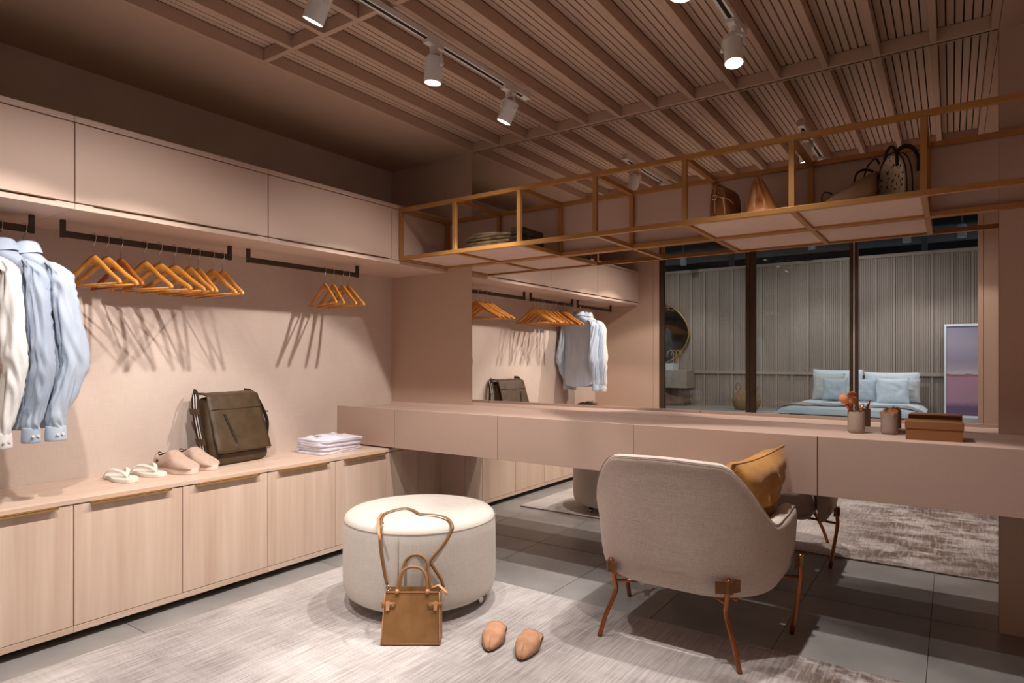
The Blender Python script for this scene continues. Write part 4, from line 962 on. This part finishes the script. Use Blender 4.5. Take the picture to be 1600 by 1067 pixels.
M().tube(catmull([(.19, 0, .40), (.25, 0, .47), (.23, 0, .52), (.15, 0, .46), (.17, 0, .42)], 6), .012, 8).build('handle', basketm, t, smooth=True)
t = thing('vanity_unit', 'stone vanity unit with dark veined base at the bedroom wall', 'vanity', (-2.45, -11.85, 0))
box(-.75, .64, -.3, .28, .44, .87).build('top_block', stone, t, bevel=.004)
box(-.70, .52, -.28, .10, 0, .44).build('base_block', stone2, t, bevel=.004)
o = thing('square_basin', 'white square basin on the stone vanity', 'basin', (-2.36, -11.78, .871))
box(-.24, .20, -.18, .18, 0, .03).build('floor_slab', ceram, o, bevel=.004)
for a_ in ((-.24, -.20, -.18, .18), (.16, .20, -.18, .18), (-.2, .16, -.18, -.15), (-.2, .16, .15, .18)): box(*a_, .0305, .165).build('rim_wall', ceram, o, bevel=.004)
for i, (x, sg) in enumerate(((-2.31, -1), (-2.245, 1))):
    o = thing('gooseneck_tap', 'brass gooseneck tap on the vanity, the %s of the two' % ('left' if i == 0 else 'right'), 'tap', (x, -12.03, .871), 0, 'pair of brass gooseneck taps')
    M().tube(catmull([(0, 0, 0), (0, 0, .3), (0, 0, .42), (sg*.05, .02, .49), (sg*.12, .04, .46), (sg*.16, .05, .36)], 7), .011, 10).build('spout', brass, o, smooth=True)
    M().cyl((0, 0, 0), (0, 0, .02), .025, n=14).build('base_ring', brass, o)
t = thing('organic_mirror', 'pebble-shaped wall mirror with thin brass rim above the vanity', 'mirror', (-2.56, YW+.05, 1.02))
pb = []
for k in range(48):
    a = 2*pi*k/48; r = 1+.06*cos(3*a+.5); pb.append((.585*r*cos(a)*(1 if sin(a) > 0 else 1-.22*abs(sin(a))), .76+.745*r*sin(a)))
M().prism(pb, .004, .018, 'y').build('glass', mirm, t); M().tube([(x, .014, z) for x, z in pb+[pb[0]]], .018, 8, caps=False).build('rim', brass, t, smooth=True)
def far_lamp(x, y, z, aim, label, w):
    t = thing('ceiling_spotlight', label, 'spotlight', (x, y, z), 0, 'spotlights over the bedroom'); d = Vector(aim).normalized(); X = Vector((0, 0, -1)).rotation_difference(d).to_matrix().to_4x4()
    M().cyl((0, 0, .0), (0, 0, 1.5), .012, n=8).build('drop_rod', ductm, t)
    M().lathe([(0, .05), (.06, .05), (.075, .03), (.075, -.2), (.065, -.2), (.06, -.17), (0, -.17)], 20, caps=False).xf(X).build('lamp_body', lampg, t, smooth=True)
    M().lathe([(0, -.172), (.06, -.172)], 20, caps=False).xf(X).build('lens', lensc, t)
    l = bpy.data.lights.new('cool_spot', 'SPOT'); l.energy = w; l.color = (.86, .93, 1); l.spot_size = R(95); l.spot_blend = .7; l.shadow_soft_size = .05
    lo = bpy.data.objects.new('cool_spot', l); C.objects.link(lo); lo.parent = t; lo.location = X @ Vector((0, 0, -.21)); lo.rotation_euler = X.to_euler()
FW = 190
far_lamp(-1.76, -11.2, 3.56, (0, -.02, -1), 'white spotlight above the vanity end of the bedroom wall', FW*.45)
far_lamp(1.01, -11.2, 3.66, (.02, -.02, -1), 'white spotlight above the left of the bed', FW*.5)
far_lamp(2.72, -11.2, 3.63, (0, -.02, -1), 'white spotlight above the right of the bed', FW*.5)
far_lamp(3.60, -11.2, 3.63, (0, -.02, -1), 'white spotlight above the leaning canvas', FW*.4)
far_lamp(1.6, -8.6, 3.9, (0, -1, -1), 'unseen white spotlight added over the foot of the bed', FW*1.2)  # unseen lamp added to light the bed and slat wall
far_lamp(-1.6, -8.6, 3.9, (0, -1, -1), 'unseen white spotlight added opposite the wicker basket', FW*.8)  # another added lamp out of view, lights the wall by the basket
